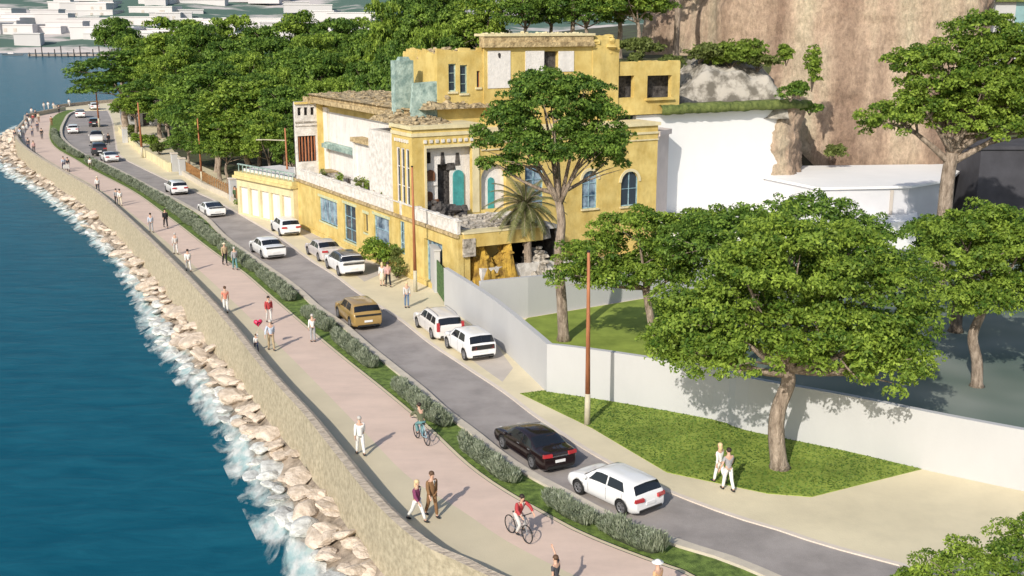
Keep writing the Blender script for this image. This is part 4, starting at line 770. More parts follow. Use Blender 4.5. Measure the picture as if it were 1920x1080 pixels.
tree('shrub_tree', 'bushy green crown at the bottom right corner of the picture', (13.6, 28.2, 0), [(0, 0, 0), (0, 0, 1.0), (.1, 0, 1.8)], .16, .12, [(-1.0, 0, 3.0, 1.5, 1.5, 1.0), (.9, .2, 3.7, 1.5, 1.5, 1.0), (-2.2, -.1, 2.4, 1.2, 1.2, .8), (2.2, -.3, 3.2, 1.6, 1.5, 1.2), (.2, -.9, 2.3, 1.6, 1.3, 1), (-1, -.9, 1.8, 1.4, 1.2, .9)], 52000, .055, 'a', 9, .27)
# palm
t = empty('palm_tree', (1.05, 75.2, 0), 0, 'date palm with arching fronds in front of the villa wing', 'palm')
mb = MB(); mb.tube([(0, 0, 0), (.05, 0, 2), (0, 0, 4), (-.15, 0, 5.9)], [.34, .27, .26, .3], 10)
for k in range(26): a = k * 2.4; mb.box((math.cos(a) * .24 - .1 * k / 26, math.sin(a) * .24, 1 + k * .19), (.14, .14, .2), a, .5)
mb.build('trunk', M['bark'], t)
g = np.random.default_rng(4); qs = []; mb = MB()
for k in range(46):
    a = k * 2.399; el = 1.25 - 1.75 * (k / 46); Lf = 2.9 * g.uniform(.85, 1.1); p = np.array([-.15, 0, 5.95]); d = np.array([math.cos(a) * math.cos(el), math.sin(a) * math.cos(el), math.sin(el)]); pts = [p]
    for s_ in range(10):
        d = d + np.array([0, 0, -.13]); d /= np.linalg.norm(d); p = p + d * Lf / 10; pts.append(p)
        sd = np.cross(d, [0, 0, 1]); sd /= np.linalg.norm(sd) + 1e-6
        for j in range(4):
            b = pts[-2] + (p - pts[-2]) * j / 4
            for s2 in (-1, 1):
                ln = .52 * (1 - abs(s_ - 4) / 9); e = b + (sd * s2 * .8 + d * .55 + np.array([0, 0, -.28])) * ln; w2 = d * .035
                qs.append([b - w2, b + w2, e + w2 * .3, e - w2 * .3])
    mb.tube(pts, [.035 * (1 - i / 12) for i in range(11)], 4)
link('frond', quads('frond', np.array(qs), np.clip(g.normal(.5, .22, len(qs)), 0, 1), LEAF['palm']), t); mb.build('frond_rib', M['bark'], t)

# grove on the left and above the villa: six prototypes, copied with their crowns and trunks
PT = {}
def proto(key, leaf, lobes, path, seed, n=19000, size=.145, bark='bark'):
    tm = trunkmesh(path, .28, .16, lobes, seed).mesh('trunk', M[bark], True); P, v_ = leaves(lobes, n, size, seed, .6); PT[key] = (tm, quads('crown', P, v_, LEAF[leaf]))
L1 = [(-2.2, 0, 6.4, 2.2, 2.2, 1.5), (.2, 0, 8.1, 2.5, 2.5, 1.6), (2.3, .2, 6.7, 2.1, 2.1, 1.5), (0, -1.6, 6.2, 2.2, 2, 1.4), (0, 1.8, 6.6, 2.2, 2, 1.4), (3.2, -.6, 5.4, 1.2, 1.2, .9)]
L2 = [(-1.5, 0, 7.0, 2.3, 2.3, 2.0), (1.4, 0, 7.4, 2.4, 2.3, 2.0), (0, 0, 8.6, 2.2, 2.2, 1.3), (0, -1.7, 5.6, 2.3, 2.0, 1.5), (-2.5, .5, 5.2, 1.6, 1.6, 1.3), (2.6, .3, 5.4, 1.7, 1.7, 1.4), (.2, 1.8, 6, 2, 2, 1.6)]
L3 = [(-2.8, 0, 7.4, 1.9, 2, 1.0), (.2, 0, 8.9, 2.6, 2.5, 1.1), (2.7, .2, 7.8, 2, 2.1, 1.1), (0, -2, 7.5, 2, 1.8, 1.0), (.4, 1.9, 7.7, 2, 1.9, 1)]
PA = [(0, 0, 0), (.15, 0, 1.5), (-.1, 0, 3), (.1, 0, 4.4)]
proto('fresh', 'a', L1, PA, 11); proto('deep', 'b', L2, [(0, 0, 0), (-.1, .1, 1.5), (.1, 0, 3), (0, 0, 4)], 12); proto('olive', 'c', L3, [(0, 0, 0), (.3, 0, 2), (.1, 0, 4), (-.2, 0, 5.6)], 13, bark='barkd'); proto('deep2', 'b', L3, PA, 14); proto('fresh2', 'a', L2, PA, 15); proto('bright', 'bright', L2, PA, 16, 13000, .16)
def grove(px, top, hw, Y, key, rot, label, group=None, minh=4.5):
    p = D(px, top, Y); tz = float(terrain(p[0], Y)) if p[0] > f_rk(min(Y, YEND)) else 0.
    h = max(minh, p[2] - tz); base = p[2] - h if p[2] - tz < minh else tz; kx = hw * Y / 2100 / 3.5
    t = empty('broadleaf_tree', (p[0], Y, base - .15), rot, label, 'tree', group); t.scale = (kx, kx, h / 9.7)
    link('trunk', PT[key][0], t); link('crown', PT[key][1], t)
GV = [(225, 96, 88, 197, 'deep', 'tree overhanging the far end of the road by the sea'), (218, 38, 44, 232, 'deep2', 'round dark tree standing alone against the white town'), (333, 30, 74, 200, 'fresh', 'light green treetop below the pale town left of the grove'),
 (292, 138, 56, 180, 'deep', 'dark tree above the white house by the far road'), (312, 190, 38, 166, 'fresh', 'low leafy tree behind the stepped cream wall'), (395, 120, 84, 138, 'deep', 'broad dark tree above the two white gate posts'), (455, 150, 86, 128, 'fresh2', 'full green tree with a forked trunk beside the garage annex'),
 (530, 165, 66, 124, 'deep', 'dark tree pressed against the white end of the villa'), (372, 48, 60, 186, 'deep', None), (430, 26, 66, 192, 'fresh', None), (500, 52, 66, 172, 'deep', None), (560, 26, 60, 182, 'fresh2', None), (622, 40, 60, 166, 'deep2', None), (468, 96, 60, 156, 'fresh', None), (560, 92, 68, 146, 'deep', None),
 (640, 104, 60, 136, 'fresh2', None), (528, 124, 52, 137, 'fresh', None), (690, 62, 56, 142, 'deep', None), (610, 142, 60, 122, 'fresh', None), (682, 118, 52, 119, 'deep', None), (722, -6, 46, 132, 'fresh', 'thin topped tree against the white houses above the grove'), (765, 56, 56, 126, 'deep', None), (735, 100, 52, 114, 'deep', None),
 (815, -10, 64, 123, 'deep2', 'tall dark tree at the top edge above the grove'), (872, 24, 46, 113, 'bright', 'fresh green tree behind the left corner of the tower'), (795, 84, 52, 112, 'deep2', None), (262, 66, 50, 214, 'fresh', None), (940, -60, 62, 117, 'olive', 'dark tree behind the tower roof on the brown bank'), (1035, -50, 60, 115, 'deep', 'tree with a pale bare stem behind the tower cornice'),
 (1165, -60, 78, 111, 'fresh2', 'spreading tree with a thin forked trunk behind the roofless wing'), (405, 206, 54, 131, 'deep', 'low dark tree over the rusty picket fence'), (350, 236, 42, 142, 'deep', 'dark bushy tree beside the right white gate post'), (500, 205, 50, 118, 'fresh', 'leafy tree behind the garage annex roof'), (585, 60, 60, 158, 'fresh', None), (430, 78, 62, 164, 'deep', None), (340, 92, 60, 175, 'fresh2', None), (660, 30, 50, 172, 'fresh', None), (250, 170, 44, 178, 'fresh', 'light tree beside the far row of parked cars'), (600, 100, 62, 133, 'deep', None), (650, 150, 52, 118, 'fresh2', None), (700, 140, 50, 112, 'deep', None), (760, 110, 50, 108, 'deep2', None), (805, 40, 56, 110, 'fresh', None), (850, 70, 44, 108, 'deep', None), (720, 40, 60, 150, 'deep', None), (770, -20, 60, 140, 'deep', None), (900, -20, 56, 110, 'fresh2', None), (985, -40, 60, 108, 'deep', None), (1100, -40, 60, 110, 'deep', None), (1200, -50, 60, 107, 'fresh', None), (400, 160, 60, 150, 'fresh2', None), (480, 140, 60, 134, 'deep', None), (305, 100, 56, 190, 'fresh', None), (350, 150, 60, 160, 'deep', None), (420, 240, 46, 125, 'fresh', None), (545, 225, 40, 117, 'deep', None)]
for i, (px, top, hw, Y, key, lb) in enumerate(GV):
    gl_ = None
    if lb is None: lb = {'d': 'dense dark green tree within the wooded slope left of the villa', 'f': 'sunlit light green tree within the wooded slope left of the villa'}[key[0]]; gl_ = 'trees of the wooded slope'
    grove(px, top, hw, Y, key, i * 2.1, lb, gl_)
# palms in the grove
def tallstem(px, y0, y1, Y, label, r_=.14):
    a, b = D(px, y0, Y), D(px, y1, Y); t = empty('bare_trunk_tree', tuple(a), 0, label, 'tree'); h = b[2] - a[2] + 5
    lob = [(-1, 0, h + .5, 1.8, 1.8, 1.2), (1, 0, h + 1, 1.8, 1.8, 1.2)] if r_ < .2 else [(-2.5, -.5, h + 2, 3, 3, 2.2), (1, 0, h + 3, 3, 3, 2.4), (-5, -1, h + 1.5, 2.6, 2.6, 2), (-1, 0, h + 5, 3, 3, 2)]
    trunkmesh([(0, 0, -.5), (.1, 0, h * .4), (-.1, 0, h * .75), (.1, 0, h)], r_ * 1.3, r_, lob, 5).build('trunk', M['bark'], t, smooth=True); P, v_ = leaves(lob, 4000 if r_ < .2 else 16000, .2, 9, .8); link('crown', quads('crown', P, v_, LEAF['b']), t)
tallstem(1266, 108, -10, 112, 'tall tree with a straight pale trunk in front of the shaded cliff', .24); tallstem(1073, 62, -10, 110, 'thin pale trunk rising behind the tower roof', .17)

# bushes
def bush(px, py, Y, w_, h, leaf, label, n=2200, size=.11, seed=1, z=None, cat='bush', group=None, name='bush'):
    p = G(px, py) if Y is None else D(px, py, Y); t = empty(name, tuple(p), 0, label, cat, group); g_ = random.Random(seed)
    lob = [(g_.uniform(-.5, .5) * w_, g_.uniform(-.3, .3) * w_, h * g_.uniform(.3, .65), w_ * .45, w_ * .42, h * .33) for _ in range(5)]
    P, v_ = leaves(lob, n, size, seed, .32); link('foliage', quads('foliage', P, v_, LEAF[leaf]), t)
    mb = MB()
    for l in lob: mb.tube([(0, 0, -.1), (l[0] * .5, l[1] * .5, l[2] * .6), l[:3]], [.06, .04, .02], 5)
    mb.build('stem', M['barkd'], t)
bush(722, 505, None, 2.0, 2.6, 'a', 'large green bush growing against the villa behind the dark roofed car', 5200, .10, 1); bush(752, 512, None, 1.2, 2.2, 'c', 'olive shrub beside the big bush at the villa corner', 2200, .10, 2)
bush(745, 522, None, .8, 1.3, 'c', 'small dry shrub at the foot of the third lamp pole', 1200, .08, 3); bush(534, 405, None, 1.1, 2.0, 'a', 'green bush left of the far villa lamp pole', 2200, .11, 4); bush(557, 412, None, 1.0, 2.6, 'b', 'dark upright bush right of the far villa lamp pole', 2200, .11, 5)
bush(470, 372, None, .8, .9, 'c', 'low weedy bush in front of the garage doors', 900, .1, 6); bush(455, 388, None, .8, 1.0, 'a', 'low green bush at the annex corner post', 900, .1, 7)
bush(1370, 128, 102.5, 3.3, 3.0, 'bright', 'bright green ivy bush on top of the grey outcrop', 7000, .16, 8); bush(1310, 118, 103, 2.6, 2.0, 'c', 'dull green scrub left of the bright ivy bush', 3500, .16, 9); bush(1420, 132, 102, 2.2, 1.4, 'c', 'olive scrub draping the right side of the outcrop', 2600, .16, 10)
bush(1200, 104, 104, 3.2, 1.6, 'c', 'dry scrub on the bank behind the roofless wing', 4000, .15, 11); bush(1262, 140, 101, 1.8, 2.0, 'c', 'shaded scrub between the roofless wing and the outcrop', 2600, .15, 12)
bush(1474, 122, 104, .95, 2.0, 'a', 'clipped green shrub on the ledge below the cliff', 2600, .12, 13); bush(1522, 170, 102, .8, 4.4, 'a', 'tall narrow green hanging shrub against the cliff', 3600, .12, 14); bush(1482, 188, 98, 1.5, 1.8, 'b', 'round bush at the right end of the clipped hedge', 2600, .13, 15)
bush(1195, 122, 103, 1.2, 1.2, 'c', 'low grey scrub behind the stepped tower wall', 1500, .14, 16)
for i, (px, py, w_, h) in enumerate([(262, 283, 1.6, 2.2), (250, 262, 1.5, 2.0), (285, 288, 1.5, 2.4), (300, 296, 1.3, 1.8)]):
    p = G(px, py); bush(px, py - 6, None, w_, h, 'c' if i % 2 else 'a', ['yellowish shrub behind the stepped cream wall', 'green shrub beside the white house by the far road', 'olive shrub behind the left white gate post', 'leafy shrub under the trees beside the gate posts'][i], 2200, .14, 20 + i)

bush(1560, 296, 104, 1.5, 1.3, 'c', 'olive scrub at the foot of the cliff behind the white pavilion roof', 2200, .13, 41); bush(1518, 214, 101, 1.2, 1.2, 'b', 'dark scrub clinging to the rock shoulder beside the white wall', 1800, .12, 42)
# lavender clumps in the planting strip
hd = np.random.default_rng(12)
def lavmesh(seed, Lx=1.75, Wy=.50, H=.82, n=6200):
    g = np.random.default_rng(seed); x = g.uniform(-1, 1, n); y = g.uniform(-1, 1, n); keep = (np.abs(x) ** 3 + np.abs(y) ** 2.2) < 1.05; x, y = x[keep] * Lx, y[keep] * Wy; n = len(x)
    hh = H * (1 - .35 * (np.abs(y) / Wy) ** 2) * (.72 + .28 * np.sin(x * 3.1 + seed) * np.sin(y * 4 + 1)) * g.uniform(.55, 1.12, n)
    z0 = hh * g.uniform(.2, .9, n); ln = np.stack([g.normal(0, .09, n) + x * .03, g.normal(0, .09, n) + y * .12, np.zeros(n)], 1)
    p0 = np.stack([x, y, z0], 1); p1 = np.stack([x, y, hh], 1) + ln; th = g.uniform(0, math.pi, n); w_ = .034 * g.uniform(.6, 1.4, n); u = np.stack([np.cos(th) * w_, np.sin(th) * w_, np.zeros(n)], 1); m_ = (p0 + p1) / 2
    Q = np.stack([p0, m_ - u, p1, m_ + u], 1); v_ = np.clip(.35 + .45 * (hh / H - .6) + g.normal(0, .2, n), 0, 1); return quads('foliage', Q, v_, LEAF['lav'])
LV = [lavmesh(k) for k in range(5)]
def lavbase(seed):
    mb = MB(); random.seed(seed); mb.ball((0, 0, .12), (1.5, .46, .26), 12, 6, .12); return mb.mesh('stem', mat('lavender_core', (.045, .055, .03), .95, .4, 8), True)
LB = [lavbase(k) for k in range(3)]
segs = [((1470, 1062), (1420, 1052)), ((1378, 1040), (1290, 1010)), ((1160, 985), (1068, 948)), ((985, 905), (890, 848)), ((838, 800), (742, 735)), ((715, 690), (655, 640)), ((640, 622), (600, 590)), ((556, 565), (508, 520)), ((498, 512), (450, 470)), ((440, 462), (405, 432)), ((398, 425), (360, 396)), ((352, 388), (320, 366)), ((312, 358), (282, 340)), ((274, 334), (250, 318)), ((243, 312), (228, 304)), ((215, 296), (196, 286)), ((186, 280), (150, 262)), ((140, 262), (118, 248))]
names = {2: 'grey lavender hedge clump beside the white hatchback', 3: 'grey lavender hedge clump beside the black saloon', 4: 'grey lavender hedge clump ahead of the black saloon', 5: 'grey lavender hedge clump behind the gold car', 6: 'grey lavender hedge clump level with the gold car', 1: 'grey lavender hedge clump in the strip nearest the bottom edge'}
hedge_Y = []
k = 0
for i, (p, q) in enumerate(segs):
    ya, yb = sorted([float(G(*p)[1]), float(G(*q)[1])]); y = ya + .9
    while y < yb + .3:
        xm = float(f_pe(y) * .56 + f_ki(y) * .44); sl_ = float(f_prom(y + .5) - f_prom(y - .5)); a_ = math.atan2(1, sl_); wdt = float(f_ki(y) - f_pe(y)) * math.sin(a_) / 2
        step = 1.95 if y < 100 else 2.7
        lb = names.get(i); gg = 'lavender clumps along the planting strip'
        if lb is None: lb = 'grey-green lavender clump in the strip between promenade and road' if y < 110 else 'distant lavender clump lining the far bend of the road'
        t = empty('lavender_hedge', (xm, y, .05), a_ + hd.uniform(-.08, .08), lb, 'hedge', gg); s_ = step / 2.25; t.scale = (s_, min(1.25, max(.8, wdt / .95)), hd.uniform(.9, 1.15))
        link('foliage', LV[k % 5], t); link('stem', LB[k % 3], t); k += 1; y += step * math.sin(a_)

# breakwater boulders
RK = []
for k in range(8):
    bm = bmesh.new(); bmesh.ops.create_icosphere(bm, subdivisions=3, radius=1); g_ = random.Random(k); sc = Vector((g_.uniform(.9, 1.35), g_.uniform(.75, 1.1), g_.uniform(.5, .8)))
    pl = [(Vector((g_.gauss(0, 1), g_.gauss(0, 1), g_.gauss(0, .8))).normalized(), g_.uniform(.55, .85)) for _ in range(11)]
    for v in bm.verts:
        for n_, d_ in pl:
            e = v.co.dot(n_) - d_
            if e > 0: v.co -= n_ * e * .92
        v.co += v.co.normalized() * noise.noise(v.co * 3 + Vector((k * 7, 0, 0))) * .06; v.co = Vector([a * b for a, b in zip(v.co, sc)])
    me = bpy.data.meshes.new('boulder'); bm.to_mesh(me); bm.free(); me.materials.append(M['rock']); RK.append(me)
    m2 = me.copy(); m2.materials.clear(); m2.materials.append(mat('wet_boulder', (.46, .46, .43), .5, .3, 1.4, .5, 4, col2=(.68, .69, .66), ramp=(.3, .6))); RK.append(m2)
rr = random.Random(21); cand = []
y = 26.
while y < 215:
    xs_, xw = float(f_shore(y)) + .45, float(f_wb(y)) - .05; wdt = max(xw - xs_, .8); nrow = max(2, int(wdt / (.68 if y < 90 else 1.3)))
    for j in range(nrow):
        u = (j + rr.uniform(.1, .9)) / nrow; cand.append((xs_ + u * wdt, y + rr.uniform(-.5, .5), u))
    y += .64 if y < 75 else (1.1 if y < 110 else 1.6)
stuffM = MB()
random.seed(3)
vis = 0
for (x, y, u) in sorted(cand, key=lambda c: c[1]):
    s_ = rr.uniform(.30, .62) * (1.5 if rr.random() < .14 else 1); z = WZ - .02 + 1.25 * u + rr.uniform(-.12, .18)
    if y > 33.5 and vis < 300:
        wet = u < .4 + rr.uniform(-.15, .1); me = RK[rr.randrange(8) * 2 + (1 if wet else 0)]
        lb = 'pale wet boulder at the waterline of the breakwater' if wet else 'tan dry boulder at the foot of the sea wall'
        o = link('boulder', me, None, (x, y, z)); o.rotation_euler = (rr.uniform(-.3, .3), rr.uniform(-.3, .3), rr.uniform(0, 6.28)); o.scale = (s_ * 1.12, s_, s_ * .62); tag(o, lb, 'boulder', 'wet boulders along the waterline' if wet else 'dry boulders along the sea wall'); vis += 1
    else: stuffM.ball((x, y, z), (s_, s_ * .8, s_ * .5), 6, 5, .25)
tag(stuffM.build('boulder_field', M['rock']), kind='stuff')

# lamp poles
def pole(px, py, label, H=8.2, arm=None, rb=.135):
    g = G(px, py); t = empty('lamp_pole', (g[0], g[1], 0), 0, label, 'lamp pole')
    mb = MB(); mb.tube([(0, 0, 0), (0, 0, 1.5)], [rb * 1.25, rb * 1.12], 12); mb.build('base', M['polebase'], t, smooth=True)
    mb = MB(); mb.tube([(0, 0, 1.5), (-.03, 0, H * .6), (-.06, 0, H)], [rb * 1.05, rb * .8, rb * .6], 12); mb.build('shaft', M['rust'], t, smooth=True)
    mb = MB(); mb.tube([(-.06, 0, H - .02), (-.06, 0, H + .06)], rb * .68, 12); mb.build('cap', M['trim'], t)
    if arm: 
        mb = MB(); mb.tube([(-.05, 0, H - 1.2), (-arm, .0, H - 1.12)], [.06, .045], 8); mb.build('arm', M['polebase'], t); mb = MB(); mb.box((-arm - .25, 0, H - 1.13), (.6, .18, .09)); mb.build('lamp_head', M['polebase'], t)
for a in [((1101, 796), 'tall rust brown lamp pole on the lawn outside the white wall', 8.1, None), ((779, 547), 'rust brown lamp pole on the pavement beside the green gate', 8.6, None), ((543, 402), 'rust brown lamp pole with a side arm at the far end of the villa', 8.3, 2.3), ((379, 346), 'rust lamp pole in front of the picket fence', 7.5, None), ((267, 296), 'dark rust lamp pole beside the stepped cream wall', 7.5, None), ((186, 238), 'slim lamp pole beside the farthest parked cars', 8, None)]:
    pole(*a[0], a[1], a[2], a[3], .112 if a[0][1] > 300 else .15)

# far town on the hillside, jetty
rt = random.Random(8)
def hz(y): return float(np.interp(y, [800, 812, 840, 900, 980, 1080, 1200, 1400, 1700], [-2.5, 1, 3, 8, 16, 27, 41, 62, 100]))
n_t = 0
for i in range(80):
    Y = rt.choice([rt.uniform(835, 900), rt.uniform(880, 1010), rt.uniform(980, 1250)]); X = rt.uniform(-.46, -.10) * Y
    if X > -.13 * Y and Y < 900: continue
    z = hz(Y); w_, d_, h = rt.uniform(16, 50), rt.uniform(12, 24), rt.uniform(5, 10)
    t = empty('town_house', (X, Y, z - 2), rt.uniform(-.35, .35), 'white block house of the far town on the hillside across the bay', 'house', 'houses of the far town')
    mb = MB(); mb.b2((-w_ / 2, -d_ / 2, 0), (w_ / 2, d_ / 2, h)); mb.build('wall', M['town'], t)
    mb = MB(); mb.b2((-w_ / 2 - .5, -d_ / 2 - .5, h), (w_ / 2 + .5, d_ / 2 + .5, h + .8)); mb.build('roof', M['townroof'], t)
    if rt.random() < .5:
        for k in range(rt.randint(1, 4)): mb = MB(); x_ = rt.uniform(-w_ / 2 + 3, w_ / 2 - 3); mb.b2((x_ - 1.2, -d_ / 2 - .25, h * .35), (x_ + 1.2, -d_ / 2 - .05, h * .7)); mb.build('window', M['bay'], t)
gt = np.random.default_rng(5); lobt = []
t = empty('far_jetty', (*G(150, 104, -2)[:2], -2.2), .1, 'dark wooden jetty with mooring posts at the far shore', 'jetty')
mb = MB(); mb.b2((-30, -4, 0), (30, 4, 1.2)); mb.b2((-10, 4, 0), (-4, 40, 1.2)); mb.build('deck', M['quay'], t); mb = MB()
for k in range(16): mb.tube([(-29 + k * 3.8, -4.3, -1), (-29 + k * 3.8, -4.3, 2.2 + (k % 3) * 2)], .35, 5)
mb.build('post', M['char'], t)
t = empty('far_boat', (*G(24, 104, -2.5)[:2], -2.5), .02, 'tiny pale boat on the water below the far town', 'boat')
mb = MB(); mb.raw([(-7, 0, .2), (-6, -1.2, 1), (7, -1.2, 1), (6, 1.2, 1), (-6, 1.2, 1), (7.5, 0, 1.2), (6, 0, 0)], [(0, 1, 2, 6), (0, 6, 3, 4), (1, 2, 5, 3, 4), (2, 5, 6), (5, 3, 6), (0, 4, 1)]); mb.build('hull', M['town'], t); mb = MB(); mb.box((-1, 0, 1.4), (4, 1.6, .9), 0, .8); mb.build('cabin', M['town'], t)

# ------------------------------------------------------------------ vehicles (local: y forward, x right, ground at z=0)
CARS = {   # length, half width, wheelbase, tyre radius, floor height, roofline keys, belt keys, side glass, windscreen, rear glass
    'hatch': (4.25, .90, 2.62, .33, .20, [(-2.12, .62), (-2.09, .86), (-2.02, 1.0), (-1.78, 1.38), (-1.62, 1.42), (-.8, 1.47), (0, 1.475), (.45, 1.40), (1.12, 1.0), (1.6, .92), (1.98, .80), (2.10, .66), (2.125, .5)], [(-2.1, .98), (0, .93), (2.1, .86)], [(-1.42, -.42), (-.34, .72)], (.47, 1.06), (-2.0, -1.80)),
    'sedan': (4.88, .92, 2.82, .34, .18, [(-2.44, .6), (-2.42, .92), (-2.36, 1.04), (-1.85, 1.08), (-1.72, 1.09), (-.95, 1.37), (-.5, 1.43), (0, 1.45), (.45, 1.41), (1.25, 1.0), (1.9, .90), (2.28, .76), (2.42, .6), (2.44, .45)], [(-2.4, .97), (0, .92), (2.4, .84)], [(-1.35, -.42), (-.33, .85)], (.5, 1.19), (-1.64, -.98)),
    'wagon': (4.68, .89, 2.72, .33, .19, [(-2.34, .6), (-2.32, .90), (-2.27, 1.0), (-2.06, 1.40), (-1.9, 1.45), (-.8, 1.49), (0, 1.49), (.4, 1.43), (1.12, 1.02), (1.7, .92), (2.15, .78), (2.3, .62), (2.34, .48)], [(-2.3, .98), (0, .94), (2.3, .86)], [(-1.95, -1.2), (-1.12, -.30), (-.22, .75)], (.44, 1.06), (-2.26, -2.08)),
    'suv': (4.5, .95, 2.72, .37, .24, [(-2.25, .7), (-2.22, .98), (-2.12, 1.12), (-1.78, 1.50), (-1.55, 1.57), (-.6, 1.63), (0, 1.62), (.4, 1.56), (1.10, 1.15), (1.65, 1.06), (2.05, .92), (2.22, .74), (2.25, .55)], [(-2.2, 1.12), (0, 1.04), (2.2, .95)], [(-1.45, -.50), (-.42, .72)], (.43, 1.04), (-2.07, -1.80)),
    'city': (3.9, .875, 2.53, .33, .19, [(-1.95, .6), (-1.93, .95), (-1.87, 1.03), (-1.60, 1.41), (-1.42, 1.46), (-.6, 1.50), (0, 1.49), (.45, 1.42), (1.10, 1.02), (1.55, .95), (1.82, .84), (1.93, .68), (1.95, .5)], [(-1.9, 1.0), (0, .95), (1.9, .9)], [(-1.25, -.40), (-.32, .70)], (.48, 1.04), (-1.86, -1.62)),
    'coupe': (4.4, .92, 2.5, .34, .16, [(-2.2, .55), (-2.18, .82), (-2.1, .93), (-1.8, .98), (-1.1, 1.15), (-.5, 1.28), (-.1, 1.30), (.3, 1.26), (1.05, .92), (1.6, .82), (2.0, .68), (2.17, .55), (2.2, .4)], [(-2.2, .86), (0, .84), (2.2, .76)], [(-1.0, -.35), (-.27, .68)], (.34, 1.0), (-1.7, -.62)),
}
class Car:
    def __init__(s, kind):
        s.L, s.W, s.wb, s.rw, s.zb, top, belt, s.sg, s.ws, s.rg = CARS[kind]; s.top = pchip(*zip(*top)); s.belt = pchip(*zip(*belt)); s.h = s.L / 2
    def sec(s, y):
        e = min(1, (s.h - abs(y)) / .55); w_ = s.W * (.84 + .16 * math.sqrt(max(0, 1 - (1 - e) ** 2))); zt = float(s.top(y)); zl = min(float(s.belt(y)), zt - .05); zb_ = s.zb + .10 * (1 - min(1, (s.h - abs(y)) / .3)); gh = max(zt - zl, .02)
        wt = w_ * .965 - .30 * gh - .02; dz = min(.075, gh * .5); zm = zb_ + (zl - zb_) * .52
        return [(0, zb_), (w_ * .86, zb_), (w_ * .965, zb_ + .09), (w_, zm), (w_ * .985, zl - .07), (w_ * .955, zl), (wt, zt - dz), (wt * .88, zt - dz * .25), (0, zt + .012)]
    def pt(s, y, v):
        P = s.sec(y); k = min(int(v), 7); t = v - k; a, b = P[k], P[k + 1]; return np.array([a[0] + (b[0] - a[0]) * t, y, a[1] + (b[1] - a[1]) * t])
    def patch(s, mb, y0, y1, v0, v1, o_=.007, ny=5, nv=4, side=1, skew=0., skew2=0.):
        vs = []
        for i in range(ny + 1):
            for j in range(nv + 1):
                tj = j / nv; ya, yb = y0 + skew * tj, y1 + skew2 * tj; y = ya + (yb - ya) * i / ny; v = v0 + (v1 - v0) * tj; p = s.pt(y, v); n_ = np.cross(s.pt(y + .02, v) - s.pt(y - .02, v), s.pt(y, min(v + .05, 7.99)) - s.pt(y, v - .05)); n_ /= np.linalg.norm(n_) + 1e-9
                if n_[0] < 0 and v < 6: n_ = -n_
                if n_[2] < 0 and v >= 6: n_ = -n_
                p = p + n_ * o_; vs.append((p[0] * side, p[1], p[2]))
        q = nv + 1; mb.raw(vs, [(i * q + j, i * q + j + 1, (i + 1) * q + j + 1, (i + 1) * q + j) for i in range(ny) for j in range(nv)])
    def body(s):
        ys = sorted(set(np.round(np.concatenate([np.linspace(-s.h, s.h, 46), [-s.h + .015, -s.h + .04, -s.h + .08, s.h - .015, s.h - .04, s.h - .09, s.rg[0], s.rg[1], s.ws[0], s.ws[1]]]), 3))); V_ = [0, 1, 1.5, 2, 2.5, 3, 3.5, 4, 4.5, 5, 5.5, 6, 6.5, 7, 7.5, 8]; vs = []
        for y in ys:
            R_ = [s.pt(y, min(v, 7.9999)) for v in V_]; ring = R_ + [p * np.array([-1, 1, 1]) for p in R_[-2:0:-1]]; vs += [tuple(p) for p in ring]
        n = len(ring); m = len(ys); mb = MB(); mb.raw(vs, [(i * n + k, i * n + (k + 1) % n, (i + 1) * n + (k + 1) % n, (i + 1) * n + k) for i in range(m - 1) for k in range(n)] + [tuple(range(n))[::-1], tuple(range((m - 1) * n, m * n))]); return mb
BODIES = {}
def carbody(kind):
    if kind in BODIES: return BODIES[kind]
    c = Car(kind); o = c.body().build('tmp_body', M['trim'], None, True); me = o.data; me.materials.append(M['trim'])
    bm = bmesh.new(); bm.from_mesh(me); bmesh.ops.recalc_face_normals(bm, faces=bm.faces); bm.to_mesh(me); bm.free()
    cut = MB()
    for sx in (-1, 1):
        for sy in (-1, 1):
            y = sy * c.wb / 2 + .02; N = 28; x0, x1 = sx * (c.W - .26), sx * (c.W + .15)
            vs = [(x, y + (c.rw + .055) * math.cos(2 * math.pi * k / N), c.rw + (c.rw + .055) * math.sin(2 * math.pi * k / N)) for x in (x0, x1) for k in range(N)]
            cut.raw(vs, [tuple(range(N)), tuple(range(N, 2 * N))[::-1]] + [(k, (k + 1) % N, N + (k + 1) % N, N + k) for k in range(N)])
    co = cut.build('tmp_cut', M['trim']); bm = bmesh.new(); bm.from_mesh(co.data); bmesh.ops.recalc_face_normals(bm, faces=bm.faces); bm.to_mesh(co.data); bm.free()
    for p in co.data.polygons: p.material_index = 0
    co.data.materials.clear(); co.data.materials.append(M['trim']); me.materials.clear(); me.materials.append(M['plate']); me.materials.append(M['trim'])
    md = o.modifiers.new('b', 'BOOLEAN'); md.operation = 'DIFFERENCE'; md.object = co; md.solver = 'EXACT'; md.material_mode = 'TRANSFER'
    dg = bpy.context.evaluated_depsgraph_get(); dg.update(); nm = bpy.data.meshes.new_from_object(o.evaluated_get(dg)); bpy.data.objects.remove(o); bpy.data.objects.remove(co)
    nm.polygons.foreach_set('use_smooth', [True] * len(nm.polygons)); BODIES[kind] = (c, nm); return BODIES[kind]
